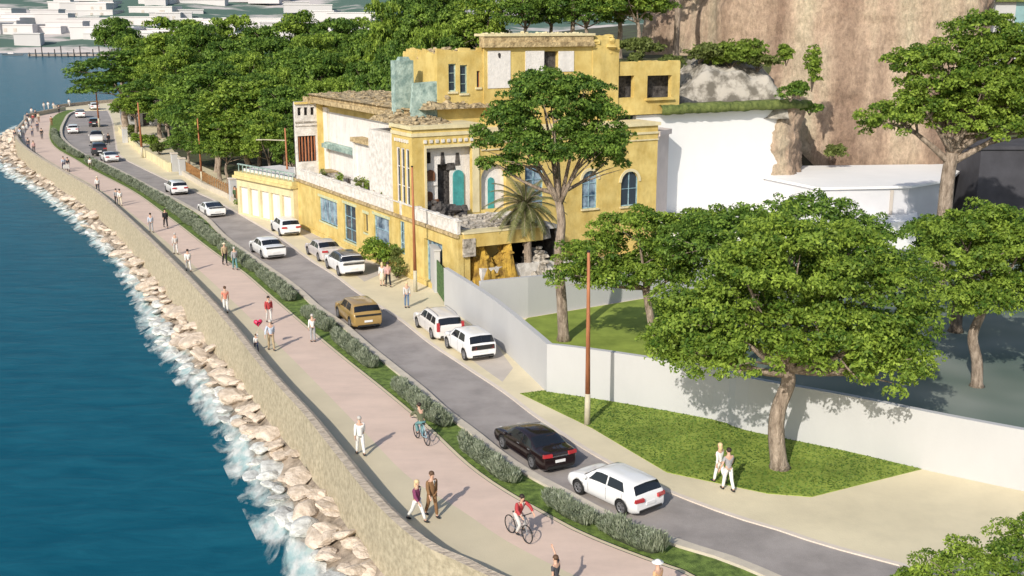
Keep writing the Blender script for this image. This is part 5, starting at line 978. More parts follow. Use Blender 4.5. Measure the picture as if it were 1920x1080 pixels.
def wheelmesh(rw):
    mb = MB(); mb.lathe([(rw * .66, -.11), (rw * .93, -.115), (rw, -.085), (rw, .085), (rw * .93, .115), (rw * .66, .11)], 'X', 26); t = mb.mesh('wheel', M['rubber'], True)
    mb = MB(); mb.mat(M['trim']); mb.lathe([(0, .03), (rw * .66, .03)], 'X', 20); mb.lathe([(0, -.05), (rw * .66, -.05)], 'X', 20); mb.mat(M['rim'])
    mb.lathe([(rw * .60, .112), (rw * .68, .118), (rw * .68, .08), (rw * .60, .06)], 'X', 26); mb.lathe([(0, .105), (rw * .16, .10), (rw * .17, .03)], 'X', 12)
    for k in range(5):
        for d_ in (-.13, .13):
            a = k * 2 * math.pi / 5 + d_; u = Vector((0, math.cos(a), math.sin(a))); v = Vector((0, -math.sin(a), math.cos(a))) * rw * .055; P = [u * rw * .1 - v, u * rw * .62 - v, u * rw * .62 + v, u * rw * .1 + v]; X = Vector((.1, 0, 0)); Z = Vector((.04, 0, 0)); mb.raw([p + X for p in P] + [p + Z for p in P], [(0, 1, 2, 3), (0, 1, 5, 4), (1, 2, 6, 5), (2, 3, 7, 6), (3, 0, 4, 7)])
    return t, mb.mesh('rim', None)
WHEELS = {}
def car(kind, loc, rz, paint, label, cat='car', feat=(), far=False, scale=1., group=None):
    c, bme = carbody(kind); me = bme.copy(); me.materials[0] = paint
    t = empty({'suv': 'sport_utility_car', 'hatch': 'hatchback_car', 'sedan': 'saloon_car', 'wagon': 'estate_car', 'city': 'small_city_car', 'coupe': 'coupe_car'}[kind], loc, rz, label, cat, group); t.scale = (scale,) * 3
    link('body', me, t)
    for sd in (-1, 1):
        for gi, (a, b) in enumerate(c.sg):
            mb = MB(); f = gi == len(c.sg) - 1; c.patch(mb, a, b, 5.12, 5.93, .008, 6, 3, sd, skew=.20 if gi == 0 else 0, skew2=-.34 if f else 0); mb.build('side_window', M['carglass'], t, True)
    def top(y0, y1, vlo, name, m, o_=.008):
        mb = MB()
        for sd in (-1, 1): c.patch(mb, y0, y1, vlo, 7.999, o_, 6, 5, sd)
        return mb.build(name, m, t, True)
    top(c.ws[0], c.ws[1], 6.25, 'windscreen', M['carglass']); rg = top(c.rg[0], c.rg[1], 6.30, 'rear_window', M['carglass'])
    if 'darkroof' in feat:
        mb = MB()
        for sd in (-1, 1): c.patch(mb, c.rg[0] + .02, c.ws[1] - .03, 5.08, 7.999, .004, 16, 9, sd)
        mb.build('roof_panel', DARK, t, True)
    if 'roofglass' in feat: top(-.9, c.ws[0] - .1, 6.5, 'roof_panel', M['trim'], .006)
    key = c.rw
    if key not in WHEELS: WHEELS[key] = wheelmesh(key)
    for sx in (-1, 1):
        for sy in (-1, 1):
            wv = link('wheel', WHEELS[key][0], t, (sx * (c.W - .125), sy * c.wb / 2 + .02, c.rw)); wv.rotation_euler = (0, 0, 0 if sx > 0 else math.pi)
            link('rim', WHEELS[key][1], wv)
    zt = float(c.top(-c.h + .06)); w2 = c.W * .84
    if 'blackpanel' in feat:
        mb = MB(); mb.box((0, -c.h - .012, .83), (w2 * 1.84, .05, .24), 0, .97); mb.build('rear_panel', M['trim'], t)
        for sd in (-1, 1): mb = MB(); mb.lathe([(0, -.045), (.09, -.045), (.10, -.03)], 'Z', 14); o = mb.build('tail_light', M['redlamp'], t); o.rotation_euler = (-math.pi / 2, 0, 0); o.location = (sd * w2 * .68, -c.h + -.0, .83); o.rotation_euler = (math.pi / 2, 0, 0); o.location = (sd * w2 * .68, -c.h - .08, .83)
    elif 'tall' in feat:
        for sd in (-1, 1): mb = MB(); mb.box((sd * (w2 + .0), -c.h + .05, .93), (.16, .16, .5), 0, .9); mb.build('tail_light', M['redlamp'], t)
    elif 'strip' in feat:
        mb = MB(); mb.box((0, -c.h - .0, .99), (w2 * 2.0, .07, .09)); mb.build('tail_light', M['trim'] if 'darkstrip' in feat else M['redlamp'], t)
    else:
        for sd in (-1, 1): mb = MB(); mb.box((sd * (w2 - .14), -c.h + .035, zt - .10), (.46, .13, .15), sd * .16, .92); mb.build('tail_light', M['redlamp'], t)
    if 'spoiler' in feat: mb = MB(); mb.box((0, -c.h + .13, 1.16), (w2 * 2.02, .36, .05), 0, .96); mb.build('tail_spoiler', paint, t)
    if 'rails' in feat:
        for sd in (-1, 1): P = [(sd * (c.W * .66), y, float(c.top(y)) + .02 + (.05 if -1.7 < y < .2 else 0)) for y in (-1.8, -1.5, -.6, .1, .3)]; mb = MB(); mb.tube(P, .022, 5); mb.build('roof_rail', M['rim'], t)
    mb = MB(); mb.box((0, -c.h - .005, .36), (w2 * 1.7, .06, .10), 0, .98); mb.build('rear_bumper', M['trim'] if paint is not BLACK else M['trim'], t)
    mb = MB(); mb.box((0, -c.h - .012, .62), (.5, .05, .12)); mb.build('number_plate', M['plate'], t)
    if 'chrome' in feat: mb = MB(); mb.box((0, -c.h - .02, .86), (.95, .05, .05)); mb.build('chrome_bar', M['chrome'], t)
    for sd in (-1, 1):
        mb = MB(); mb.box((sd * (w2 - .18), c.h - .17, .68), (.40, .16, .14), -sd * .32, .9); mb.build('headlight', M['clearlamp'], t)
        ym = c.ws[1] - .28; mb = MB(); mb.ball((sd * (c.W + .10), ym, float(c.belt(ym)) + .09), (.11, .07, .075), 10, 6); mb.tube([(sd * (c.W - .06), ym, float(c.belt(ym)) + .02), (sd * (c.W + .05), ym, float(c.belt(ym)) + .06)], .03, 5); mb.build('wing_mirror', paint, t, True)
        if not far:
            d0 = c.sg[-1][1]; mb = MB()
            for y in (c.sg[0][0] + .1, c.sg[-1][0] - .04, d0 - .02): c.patch(mb, y - .008, y + .008, 2.3, 4.98, .004, 1, 8, sd)
            mb.build('door_seam', M['trim'], t)
            for y in (c.sg[-1][0] + .16, c.sg[-2][0] + .2): q = c.pt(y, 4.1); mb = MB(); mb.box((sd * (q[0] + .012), y, q[2]), (.03, .2, .035)); mb.build('door_handle', paint if paint is not BLACK else M['chrome'], t)
    if not far: mb = MB(); mb.box((0, c.h - .03, .5), (1.1, .08, .2), 0, .97); mb.build('grille', M['trim'], t)
    return t
def paint(name, col, rough=.28): return mat('paint_' + name, col, rough, 0, coat=.7)
WHITE = paint('white', (.78, .78, .78)); BLACK = paint('black', (.018, .010, .010), .2); GOLD = paint('gold', (.34, .22, .075)); SILVER = paint('silver', (.55, .51, .50)); WARM = paint('warm_white', (.72, .69, .66)); DARK = paint('dark_grey', (.035, .037, .045))
def place(kind, RL, FL, RR, *a, adj=0, **k):       # wheel contact pixels: rear left, front left, rear right
    p, q, r_ = [G(*v)[:2] for v in (RL, FL, RR)]; d = q - p; d /= np.linalg.norm(d); n_ = np.array([d[1], -d[0]]); c = Car(kind); sc = k.get('scale', 1)
    m = p + d * (c.wb / 2) * sc + n_ * (c.W - .12) * sc
    return car(kind, (m[0], m[1], -.10 if k.pop('road', False) else .004), math.atan2(d[1], d[0]) - math.pi / 2 + adj, *a, **k)
def onroad(kind, px, py, *a, z=0., flip=False, da=0, **k):
    g = G(px, py); y = g[1]; sl_ = (float(f_road(min(y + 1.5, YEND))) - float(f_road(y - 1.5))) / 3; return car(kind, (g[0], g[1], z), -math.atan(sl_) + (math.pi if flip else 0) + da, *a, **k)
place('hatch', (1167.5, 960), (1089, 922.5), (1241, 938), WHITE, 'white hatchback driving behind the black saloon in the foreground', road=True, scale=.92)
place('sedan', (1000, 875), (946.6, 838), (1083, 859), BLACK, 'black saloon car driving ahead of the white hatchback', feat=('chrome',), road=True, scale=.92)
place('city', (873, 675.5), (843, 654.5), (924, 667), WHITE, 'small white city car with a black rear panel parked by the garden wall', feat=('blackpanel',))
place('wagon', (811.7, 635.8), (785.3, 614.8), (865, 628), WARM, 'white estate car with tall red tail lights parked by the garden wall', feat=('tall', 'rails'))
place('suv', (658.7, 613.7), (636, 593.7), (716, 606), GOLD, 'gold sport utility car driving up the road', feat=('strip', 'darkstrip'), road=True)
place('suv', (636.5, 517.3), (614.5, 503), (684.5, 510), WHITE, 'white crossover with a dark roof parked in front of the villa', feat=('darkroof', 'spoiler', 'strip', 'darkstrip'))
place('sedan', (599, 490), (581.4, 479), (640, 484), SILVER, 'pale silver saloon parked ahead of the dark roofed crossover')
place('sedan', (492.5, 482.5), (473, 470), (534, 475), WHITE, 'white saloon driving up the road past the parked silver car', feat=('strip', 'darkstrip'), road=True)
place('hatch', (526, 442.5), (512, 433), (564, 437.5), WHITE, 'white hatchback parked at the far end of the villa', far=True)
place('coupe', (387.5, 405), (374, 397), (422, 401), WHITE, 'low white coupe driving up the road in front of the garage annex', feat=('strip', 'darkstrip'), far=True, road=True)
place('hatch', (322, 364), (310, 356.5), (351, 361), WHITE, 'white hatchback driving up the road past the gate posts', far=True, road=True)
place('coupe', (197, 303), (187, 297.5), (225, 300), WHITE, 'low white car driving around the bend behind the black off-roader', far=True, road=True)
onroad('suv', 186, 289, DARK, 'black off-roader in the far row of cars at the bend', far=True, scale=1.08)
onroad('suv', 182, 266, WARM, 'white off-roader facing the camera beyond the black one', flip=True, far=True, scale=1.05, feat=('darkroof',))
onroad('hatch', 138, 248, WHITE, 'white hatchback on the sea side of the far bend', far=True, z=-.1)
onroad('suv', 151, 219, WHITE, 'white van-like car with a dark roof at the far end of the road', far=True, feat=('darkroof',), z=-.1)
onroad('hatch', 177, 236, DARK, 'dark parked car beside the slim far lamp pole', far=True)
onroad('hatch', 177, 205, WHITE, 'farthest white car parked at the headland', far=True, da=.6)

# ------------------------------------------------------------------ people
SKINQ = []
def skinmesh(name, V_, E_, Rd, m, parent, sub=1, faceparts=None):
    me = bpy.data.meshes.new(name); me.from_pydata([tuple(v) for v in V_], E_, []); o = bpy.data.objects.new(name, me); COL.objects.link(o); o.parent = parent
    md = o.modifiers.new('skin', 'SKIN'); md.use_smooth_shade = True; md.branch_smoothing = .4
    for i, r_ in enumerate(Rd): me.skin_vertices[0].data[i].radius = r_ if hasattr(r_, '__len__') else (r_, r_)
    me.skin_vertices[0].data[0].use_root = True
    sb = o.modifiers.new('sub', 'SUBSURF'); sb.levels = sub; sb.render_levels = sub; me.materials.append(m); SKINQ.append(o); return o
SKINM = M['skin']; SKIND = mat('skin_tan', (.42, .25, .16), .6, 0)
HAIR = {k: mat('hair_' + k, v, .6, 0) for k, v in dict(dark=(.03, .02, .015), brown=(.10, .055, .03), blond=(.62, .48, .27), grey=(.45, .43, .40)).items()}
CLO = {}
def cl(name):
    pal = dict(white=(.78, .77, .74), brown=(.22, .12, .055), purple=(.20, .045, .11), black=(.022, .022, .026), navy=(.04, .05, .10), lblue=(.50, .56, .66), orange=(.66, .24, .17), red=(.40, .05, .055), khaki=(.40, .31, .19), grey=(.33, .33, .34), lgrey=(.58, .56, .54), olive=(.11, .12, .07), jeans=(.13, .20, .32), pink=(.62, .38, .36), cream=(.68, .60, .46), teal=(.12, .25, .26), tan=(.60, .37, .20), green=(.07, .13, .06), charcoal=(.07, .07, .08), sand=(.72, .62, .44))
    return mat('cloth_' + name, pal[name], .85, .12, 14)
def person(foot, Hh, hd_, label, top='white', bot='black', hair='dark', pose='walk', near=False, z=0., sleeves=1., hat=None, skirt=False, jacket=False, skin=None, shoes='black', group=None, root=None, seat=None, armL=None, armR=None, ph=1.):
    """local frame y = facing direction; joints laid out for 1.75 m and scaled."""
    s = Hh / 1.75; sk = skin or SKINM
    t = empty('person', (foot[0], foot[1], z), hd_, label, 'person', group); t.scale = (s, s, s)
    sw = {'walk': .42 * ph, 'stand': .06, 'stroll': .26 * ph, 'cycle': 0}[pose]
    def leg(sd, th, kb):
        hip = Vector((sd * .095, 0, .93)); kn = hip + Vector((0, math.sin(th), -math.cos(th))) * .43; an = kn + Vector((0, math.sin(th - kb), -math.cos(th - kb))) * .41; toe = an + Vector((0, .15, -.045)); return hip, kn, an, toe
    if pose == 'cycle':
        LL = [Vector((-.10, -.05, .96)), Vector((-.12, .33, .78)), Vector((-.11, .17, .40)), Vector((-.11, .31, .34))]; RL = [Vector((.10, -.05, .96)), Vector((.12, .27, .64)), Vector((.11, .05, .26)), Vector((.11, .19, .20))]
        pel, wst, chs, nk = Vector((0, -.06, .99)), Vector((0, .03, 1.14)), Vector((0, .14, 1.33)), Vector((0, .22, 1.51))
    else:
        LL = leg(-1, sw, .12 if sw < .2 else .10); RL = leg(1, -sw * .85, .22 if sw > .2 else .05)
        pel, wst, chs, nk = Vector((0, 0, .97)), Vector((0, .012, 1.12)), Vector((0, .015, 1.32)), Vector((0, .02, 1.50))
    def arm(sd, f, el, ab=.12):
        sh = chs + Vector((sd * .175, 0, .10)); e = sh + Vector((sd * math.sin(ab), math.sin(f), -math.cos(f))).normalized() * .28; w_ = e + Vector((sd * math.sin(ab) * .4 - (sd * .12 if el > .8 else 0), math.sin(f + el), -math.cos(f + el))).normalized() * .25; return sh, e, w_
    if pose == 'cycle': AL, AR = (chs + Vector((-.175, .02, .10)), Vector((-.30, .33, 1.26)), Vector((-.27, .53, 1.12))), (chs + Vector((.175, .02, .10)), Vector((.30, .33, 1.26)), Vector((.27, .53, 1.12)))
    else: AL = arm(-1, *(armL or (-sw * .8, .25))); AR = arm(1, *(armR or (sw * .8, .35)))
    dz = 0 if pose == 'cycle' else min(LL[2].z, RL[2].z) - .085
    hd0 = nk + Vector((0, .015, .06)); hd1 = nk + Vector((0, .02, .15)); hd2 = nk + Vector((0, .005, .235))
    V_, E_, Rd = [], [], []
    def add(p, r_, par=None):
        V_.append(Vector(p) - Vector((0, 0, dz))); Rd.append(r_); i = len(V_) - 1
        if par is not None: E_.append((par, i))
        return i
    b0 = add(pel, (.125, .10)); b1 = add(wst, (.115, .09), b0); b2_ = add(chs, (.14, .10), b1); b3 = add(nk - Vector((0, 0, .03)), .055, b2_); b4 = add(hd0, (.072, .078), b3); b5 = add(hd1, (.082, .095), b4); b6 = add(hd2, (.055, .065), b5)
    if near: add(hd1 + Vector((0, .108, -.035)), .016, b5)
    for A, sd in ((AL, -1), (AR, 1)):
        i = add(A[0], .058, b2_); j = add(A[1], .042, i); k = add(A[2], .03, j); d = (A[2] - A[1]).normalized(); hn = A[2] + d * .06; h_ = add(hn, (.036, .022), k)
        if near:
            fw = Vector((0, 1, 0)) - d * d.y; fw.normalize()
            for q, (o_, ln) in enumerate(((-.032, .062), (-.011, .075), (.011, .08), (.032, .07))):
                f1 = add(hn + d * .045 + fw * -o_, .0105, h_); f2 = add(hn + d * (.045 + ln * .6) + fw * -o_ * 1.1, .009, f1); add(hn + d * (.045 + ln) + fw * -o_ + Vector((-sd * .02, 0, 0)), .007, f2)
            th_ = add(hn + d * -.005 + fw * .045 + Vector((-sd * .01, 0, 0)), .011, h_); add(hn + d * .045 + fw * .06 + Vector((-sd * .02, 0, 0)), .009, th_)
        else: add(hn + d * .09, (.026, .014), h_)
    for Lg_ in (LL, RL):
        i = add(Lg_[0], .085, b0); j = add(Lg_[1], .055, i); k = add(Lg_[2], .038, j); add(Lg_[3], (.035, .025), k)
    skinmesh('body', V_, E_, Rd, sk, t, 2 if near else 1)
    def cloth(name, chains, m):
        v_, e_, r_ = [], [], []; idx = {}
        for ch in chains:
            pr = None
            for p, rad, key in ch:
                if key in idx: i = idx[key]
                else: v_.append(Vector(p) - Vector((0, 0, dz))); r_.append(rad); i = len(v_) - 1; idx[key] = i
                if pr is not None and pr != i and (pr, i) not in e_ and (i, pr) not in e_: e_.append((pr, i))
                pr = i
        return skinmesh(name, v_, e_, r_, m, t, 1)
    big = 1.18 if jacket else 1.0; low = pel - Vector((0, 0, .14 if jacket else .05)); sl_ = sleeves
    def slv(A, key):
        e = A[1] if sl_ > .5 else A[0].lerp(A[1], .75); ch = [(chs, (.16 * big, .125 * big), 'c'), (A[0], .075 * big, key + 's'), (e, .058 * big, key + 'e')]
        if sl_ > .5: ch.append((A[1].lerp(A[2], min(1, sl_) * .92), .045 * big, key + 'w'))
        return ch
    cloth('jacket' if jacket else 'shirt', [[(wst, (.138 * big, .112 * big), 'w'), (low, (.15 * big, .125 * big), 'p')], [(wst, (.138 * big, .112 * big), 'w'), (chs, (.16 * big, .125 * big), 'c'), (nk - Vector((0, 0, .07)), .07, 'n')], slv(AL, 'l'), slv(AR, 'r')], cl(top))
    if skirt:
        mb = MB(); mb.lathe([(.14, 1.0 - dz), (.17, .88 - dz), (.26, .48 - dz), (.24, .48 - dz), (.1, .9 - dz)], 'Z', 14); mb.build('skirt', cl(bot), t, True)
    else:
        ch = []
        for Lg_, key in ((LL, 'l'), (RL, 'r')): ch.append([(pel + Vector((0, 0, .04)), (.135, .115), 'p'), (Lg_[0] - Vector((0, 0, .02)), .10, key + 'h'), (Lg_[1], .073, key + 'k'), (Lg_[2] + Vector((0, 0, .02)) if sl_ != -1 else Lg_[1], .062, key + 'a')])
        cloth('trousers', ch, cl(bot))
    for Lg_ in (LL, RL):
        a = Lg_[2] - Vector((0, 0, dz)); d = (Lg_[3] - Lg_[2]); mb = MB(); mb.ball((a.x, a.y + .06, a.z - .035), (.05, .135, .05), 10, 6); mb.build('shoe', cl(shoes), t, True)
    hc = hd1 - Vector((0, 0, dz)); mb = MB()
    if hat: mb.ball((hc.x, hc.y - .01, hc.z + .05), (.105, .115, .085), 12, 6); mb.lathe([(.10, hc.z + .045), (.185, hc.z + .03), (.185, hc.z + .04), (.10, hc.z + .06)], 'Z', 14, (hc.x, hc.y, 0)); mb.build('hat', cl(hat), t, True)
    else:
        N = 12
        mb.ball((hc.x, hc.y - .022, hc.z + .035), (.098, .112, .098), N, 8)
        if hair == 'blond': mb.ball((hc.x, hc.y - .06, hc.z - .08), (.10, .07, .16), 10, 6)
        mb.build('hair', HAIR[hair], t, True)
    if near:
        for sd in (-1, 1): mb = MB(); mb.ball((hc.x + sd * .034, hc.y + .092, hc.z + .0), (.011, .008, .009), 6, 4); mb.build('eye', M['trim'], t); mb = MB(); mb.ball((hc.x + sd * .092, hc.y + .0, hc.z - .015), (.014, .026, .036), 8, 5); mb.build('ear', sk, t, True)
        mb = MB(); mb.ball((hc.x, hc.y + .09, hc.z - .075), (.026, .01, .008), 8, 4); mb.build('mouth', mat('lips', (.32, .11, .09), .5, 0), t)
    if jacket and near:
        mb = MB(); z_ = chs.z - dz; y_ = chs.y + .128 * big; mb.raw([(-.055, y_ + .012, z_ + .16), (.055, y_ + .012, z_ + .16), (0, y_ + .03, z_ - .05)], [(0, 1, 2)]); mb.build('shirt_front', cl('white'), t); mb = MB(); mb.raw([(-.018, y_ + .02, z_ + .15), (.018, y_ + .02, z_ + .15), (.014, y_ + .038, z_ - .02), (-.014, y_ + .038, z_ - .02)], [(0, 1, 2, 3)]); mb.build('tie', cl('black'), t)
    return t
AW, TO = 0.0, math.pi
def up(y):      # walking direction along the promenade
    return -math.atan((float(f_prom(min(y + 2, YEND))) - float(f_prom(y - 2))) / 4)
def P_(px, py, H_, away, label, near=False, da=0., **k):
    g = G(px, py); return person(g[:2], H_, up(g[1]) * (1 if abs(da) < 9 else 0) + (0 if away else math.pi) + da, label, near=near, **k)
P_(810, 969, 1.84, False, 'man in a brown suit and tie walking towards the camera beside the woman in purple', True, top='brown', bot='brown', jacket=True, pose='stroll', hair='brown')
P_(782, 977, 1.70, False, 'blonde woman in a purple jacket and white trousers walking by the sea wall', True, top='purple', bot='white', jacket=True, hair='blond', ph=1.05, da=.3)
P_(676, 853, 1.76, True, 'man dressed all in white walking away along the promenade', True, top='white', bot='white', pose='stroll', hair='grey', jacket=True)
P_(424, 587, 1.75, True, 'man in an orange shirt and white trousers standing on the promenade', True, top='orange', bot='white', pose='stand', sleeves=.3, hair='brown')
P_(505, 606, 1.74, False, 'dark haired person in a red checked jacket and pale striped trousers', True, top='red', bot='lgrey', pose='stroll', jacket=True)
P_(509, 657, 1.80, True, 'father in a light blue shirt and khaki trousers walking with the child', True, top='lblue', bot='khaki', pose='stroll', hair='grey', armL=(-.5, .3, .5))
child = P_(481, 658, 1.02, True, 'small child in a pale shirt holding the red balloon', True, top='white', bot='navy', pose='walk', hair='brown', armR=(1.9, .5, .2))
P_(587, 641, 1.66, True, 'person in a white top and grey trousers leaning over at the planting strip', True, top='white', bot='grey', pose='stand', hair='grey', armR=(.7, .5))
P_(422, 497, 1.75, False, 'person in a khaki jacket and black trousers next to the lavender', False, top='khaki', bot='black', hat='sand', jacket=True, pose='stroll'); P_(441, 506, 1.76, True, 'person in a grey hooded jacket and teal trousers next to the lavender', False, top='grey', bot='teal', jacket=True, pose='stroll', hair='grey')
P_(354, 509, 1.74, True, 'walker in a white shirt and pale trousers casting a long shadow', False, top='white', bot='lgrey'); P_(330, 477, 1.76, True, 'walker in pale grey clothes near the sea wall', False, top='lgrey', bot='lgrey', pose='stroll', hair='grey')
P_(311, 427, 1.80, False, 'man in a black suit walking towards the camera', False, top='black', bot='black', jacket=True); P_(284, 436, 1.76, True, 'person in a light blue shirt and grey trousers beside the sea wall', False, top='lblue', bot='grey', pose='stroll')
P_(226, 386, 1.74, True, 'walker in a white shirt of the pair by the sea wall', False, top='white', bot='cream', pose='stroll'); P_(219, 383, 1.66, True, 'shorter walker in grey of the pair by the sea wall', False, top='grey', bot='charcoal')
P_(184, 361, 1.78, True, 'walker with a pale cap white top and dark trousers', False, top='white', bot='charcoal', hat='cream', pose='stroll'); P_(120, 318, 1.72, False, 'person in blue beside the white pushchair', False, top='lblue', bot='navy'); P_(128, 319, 1.68, False, 'person in dark clothes beside the white pushchair', False, top='charcoal', bot='lgrey')
P_(170, 318, 1.62, True, 'person in white at the inner edge of the lavender', False, top='white', bot='olive'); P_(64, 287, 1.78, False, 'person in a pink top and dark trousers near the far sea wall', False, top='pink', bot='charcoal', pose='stroll'); P_(54, 281, 1.74, True, 'dark dressed person leaning at the far sea wall', False, top='charcoal', bot='navy', pose='stand')
for i, (px, py, tp, bt, lb) in enumerate([(79, 261, 'black', 'charcoal', 'person in black standing apart on the far promenade'), (61, 256, 'grey', 'navy', 'person in grey on the far promenade near the wall'), (38, 259, 'lblue', 'white', 'person in pale blue at the outer bend of the sea wall'), (29, 264, 'charcoal', 'grey', 'leftmost person standing at the outer bend of the sea wall'), (97, 236, 'brown', 'brown', 'person in brown near the far lavender'), (57, 236, 'white', 'lgrey', 'person in white in the far crowd by the wall'),
        (52, 228, 'navy', 'lgrey', 'person in navy in the far crowd by the wall'), (67, 222, 'charcoal', 'black', 'person in black in the far crowd by the wall'), (60, 218, 'white', 'grey', 'pale dressed person at the back of the far crowd'), (83, 207, 'lgrey', 'grey', 'left one of three people at the tip of the promenade'), (91, 205, 'white', 'lgrey', 'middle one of three people at the tip of the promenade'), (101, 207, 'lgrey', 'cream', 'right one of three people at the tip of the promenade'), (130, 200, 'white', 'lgrey', 'person in white beside the farthest parked cars'), (45, 252, 'white', 'grey', 'person in a white top at the sea wall bend between two darker walkers'), (71, 247, 'navy', 'charcoal', 'person in navy standing beside the walker in black'), (50, 243, 'lgrey', 'white', 'pale grey dressed person at the inner side of the far bend'), (63, 231, 'red', 'charcoal', 'person in a red top in the far crowd by the wall'), (73, 229, 'cream', 'brown', 'person in a cream top at the right of the far crowd'), (111, 212, 'charcoal', 'black', 'dark dressed person near the start of the far lavender')]):
    P_(px, py, 1.75, i % 2 == 0, lb, False, top=tp, bot=bt, pose='stroll', ph=.8)
P_(204, 271, 1.8, False, 'man in black and white walking past the far parked cars', False, top='black', bot='black', jacket=True); P_(442, 381, 1.76, False, 'person in green clothes at the corner post of the garage annex', False, top='green', bot='olive', jacket=True, pose='stand'); P_(482, 401, 1.74, False, 'person in pale pink clothes in front of the garage doors', False, top='pink', bot='lgrey', pose='stand')
P_(717, 536, 1.68, True, 'woman in a white top and pale skirt by the dark roofed crossover', False, top='white', bot='cream', skirt=True, pose='stand', hair='blond'); P_(728, 538, 1.78, True, 'person in a pale shirt and black trousers by the dark roofed crossover', False, top='pink', bot='black', pose='stroll', hair='dark'); P_(763, 577, 1.72, False, 'woman in a pale top and jeans near the green gate', False, top='lgrey', bot='jeans', pose='stand', hair='blond')
g1_ = G(1348, 905); person(g1_[:2], 1.70, .7, 'woman in white standing close to her companion at the lawn edge', 'white', 'white', 'blond', 'stroll', True, armR=(.5, .6, .4)); g2_ = G(1364, 920); person(g2_[:2], 1.80, .4, 'man in a grey top and white trousers standing with his companion at the lawn edge', 'grey', 'white', 'dark', 'stroll', True, sleeves=.3, armL=(-.2, .6, .5))
gb = G(1042, 1128); person(gb[:2], 1.62, up(gb[1]) + .2, 'dark haired person in a checked dress with a raised arm at the bottom edge', 'charcoal', 'charcoal', 'brown', 'stroll', True, armR=(2.2, .3, .3), sleeves=.3); gb = G(1232, 1146); person(gb[:2], 1.76, up(gb[1]) + .1, 'person in an orange shirt and pale hat at the bottom edge', 'tan', 'khaki', 'brown', 'stroll', True, hat='white', sleeves=.3)
# balloon with its string
cp_ = child.matrix_basis @ Vector((.22, .2, 1.35)); gB = D(484, 605, cp_[1] + .1)
t = empty('heart_balloon', (gB[0], gB[1], gB[2]), .4, 'red heart shaped balloon floating above the small child', 'balloon')
mb = MB(); N = 22; out = [(.016 * 16 * math.sin(a) ** 3, .016 * (13 * math.cos(a) - 5 * math.cos(2 * a) - 2 * math.cos(3 * a) - math.cos(4 * a))) for a in [2 * math.pi * k / N for k in range(N)]]
vs = []
for sc_, y_ in ((.35, -.13), (.75, -.10), (1, 0), (.75, .10), (.35, .13)): vs += [(p[0] * sc_, y_, p[1] * sc_) for p in out]
mb.raw(vs, [(j * N + k, j * N + (k + 1) % N, (j + 1) * N + (k + 1) % N, (j + 1) * N + k) for j in range(4) for k in range(N)] + [tuple(range(N)), tuple(range(4 * N, 5 * N))]); mb.build('balloon_skin', M['balloon'], t, True)
mb = MB(); e_ = Matrix.Rotation(-.4, 3, 'Z') @ (cp_ - Vector(gB)); mb.tube([(0, 0, -.26), (e_.x * .5, e_.y * .5, e_.z * .55), tuple(e_)], .006, 4); mb.build('string', M['kerbs'], t)
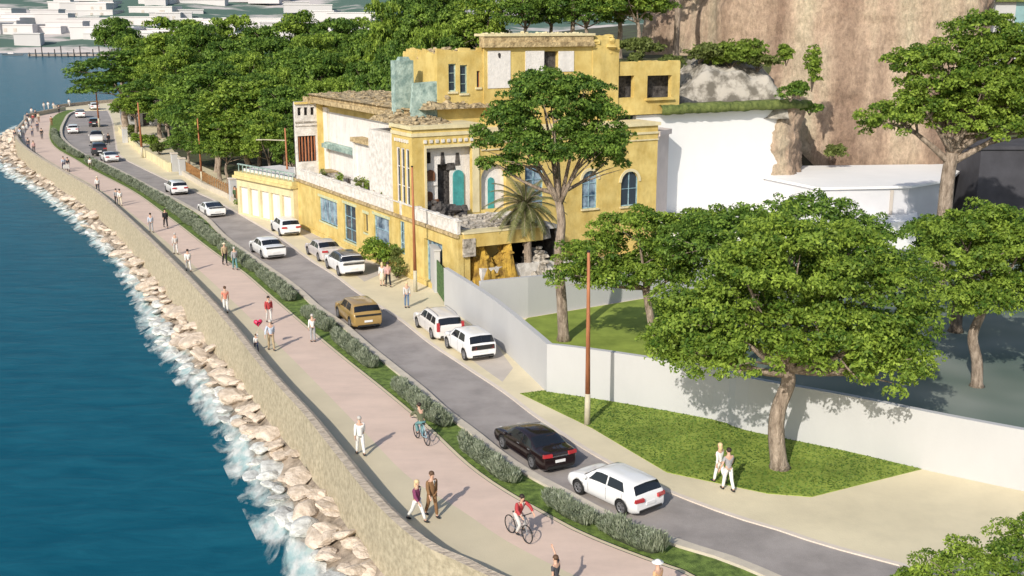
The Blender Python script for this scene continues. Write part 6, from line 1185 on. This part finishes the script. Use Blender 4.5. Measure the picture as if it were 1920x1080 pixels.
# bicycles
def bicycle(loc, rz, label, col):
    t = empty('bicycle', loc, rz, label, 'bicycle'); r_ = .34
    for y in (-.52, .53):
        mb = MB(); N = 24; mb.lathe([(r_ - .03, -.018), (r_, -.012), (r_, .012), (r_ - .03, .018), (r_ - .03, -.018)], 'X', N); w_ = mb.build('wheel', M['rubber'], t, True, (0, y, r_)); mb = MB()
        for k in range(8): a = math.pi * k / 8; mb.tube([(0, -math.cos(a) * r_ * .93, -math.sin(a) * r_ * .93), (0, math.cos(a) * r_ * .93, math.sin(a) * r_ * .93)], .004, 3)
        mb.tube([(-.05, 0, 0), (.05, 0, 0)], .025, 6); mb.build('spokes', M['rim'], w_)
    mb = MB(); bb, st, hd_, ra, fa = (0, -.08, .30), (0, -.20, .84), (0, .36, .80), (0, -.52, .34), (0, .53, .34)
    for a, b in ((bb, st), (st, hd_), (bb, (0, .40, .66)), (bb, ra), (st, ra)): mb.tube([a, b], .022, 6)
    mb.build('frame', col, t); mb = MB(); mb.tube([(0, .34, .95), (0, .43, .62), fa], .02, 6); mb.build('fork', M['rim'], t)
    mb = MB(); mb.tube([(-.28, .42, 1.04), (-.1, .40, 1.02), (.1, .40, 1.02), (.28, .42, 1.04)], .016, 6); mb.tube([(0, .34, .92), (0, .40, 1.02)], .018, 6); mb.build('handlebar', M['trim'], t)
    mb = MB(); mb.ball((0, -.22, .90), (.07, .14, .035), 10, 5); mb.tube([(0, -.20, .84), (0, -.22, .89)], .014, 5); mb.build('saddle', M['trim'], t, True)
    mb = MB(); mb.tube([(-.14, -.02, .42), (-.06, -.02, .42), (-.06, -.08, .30), (.06, -.08, .30), (.06, -.14, .18), (.14, -.14, .18)], .013, 5); mb.build('pedals', M['trim'], t); return t
gc = G(972, 1008); hc_ = up(gc[1]) + math.pi - .15
bicycle((gc[0], gc[1], .0), hc_, 'grey bicycle ridden by the cyclist in red', M['rim']); person(gc[:2], 1.72, hc_, 'cyclist in a red jacket riding towards the camera', 'red', 'lgrey', 'dark', 'cycle', True, z=-.0, jacket=True)
gc = G(791, 828); hc_ = up(gc[1]) + .1
bicycle((gc[0], gc[1], .0), hc_, 'dark bicycle ridden beside the lavender ahead of the black saloon', M['bluefr']); person(gc[:2], 1.72, hc_, 'cyclist in dark olive clothes riding away beside the lavender', 'olive', 'teal', 'dark', 'cycle', True, jacket=True)
# pushchair
gc = G(124, 322); t = empty('pushchair', (gc[0], gc[1], 0), up(gc[1]), 'white pushchair between two walkers on the far promenade', 'pushchair')
mb = MB(); mb.raw([(-.28, -.4, .45), (.28, -.4, .45), (.28, .4, .45), (-.28, .4, .45), (-.3, -.5, .95), (.3, -.5, .95), (.28, .15, .7), (-.28, .15, .7)], [(0, 1, 2, 3), (0, 1, 5, 4), (1, 2, 6, 5), (3, 0, 4, 7), (4, 5, 6, 7), (2, 3, 7, 6)]); mb.build('seat', cl('white'), t)
mb = MB(); mb.tube([(-.28, -.5, .95), (-.28, .5, .15)], .02, 5); mb.tube([(.28, -.5, .95), (.28, .5, .15)], .02, 5); mb.tube([(-.28, -.8, 1.05), (.28, -.8, 1.05)], .02, 5); mb.build('frame', M['rim'], t)
for x in (-.28, .28):
    for y in (-.4, .5): mb = MB(); mb.lathe([(0, -.02), (.13, -.02), (.13, .02), (0, .02)], 'X', 12, (x, y, .13)); mb.build('wheel', M['rubber'], t)
# turn the skinned figures into plain meshes
dg = bpy.context.evaluated_depsgraph_get(); dg.update()
new = [(o, bpy.data.meshes.new_from_object(o.evaluated_get(dg))) for o in SKINQ]
for o, me in new:
    o.modifiers.clear(); o.data = me
    me.polygons.foreach_set('use_smooth', [True] * len(me.polygons))
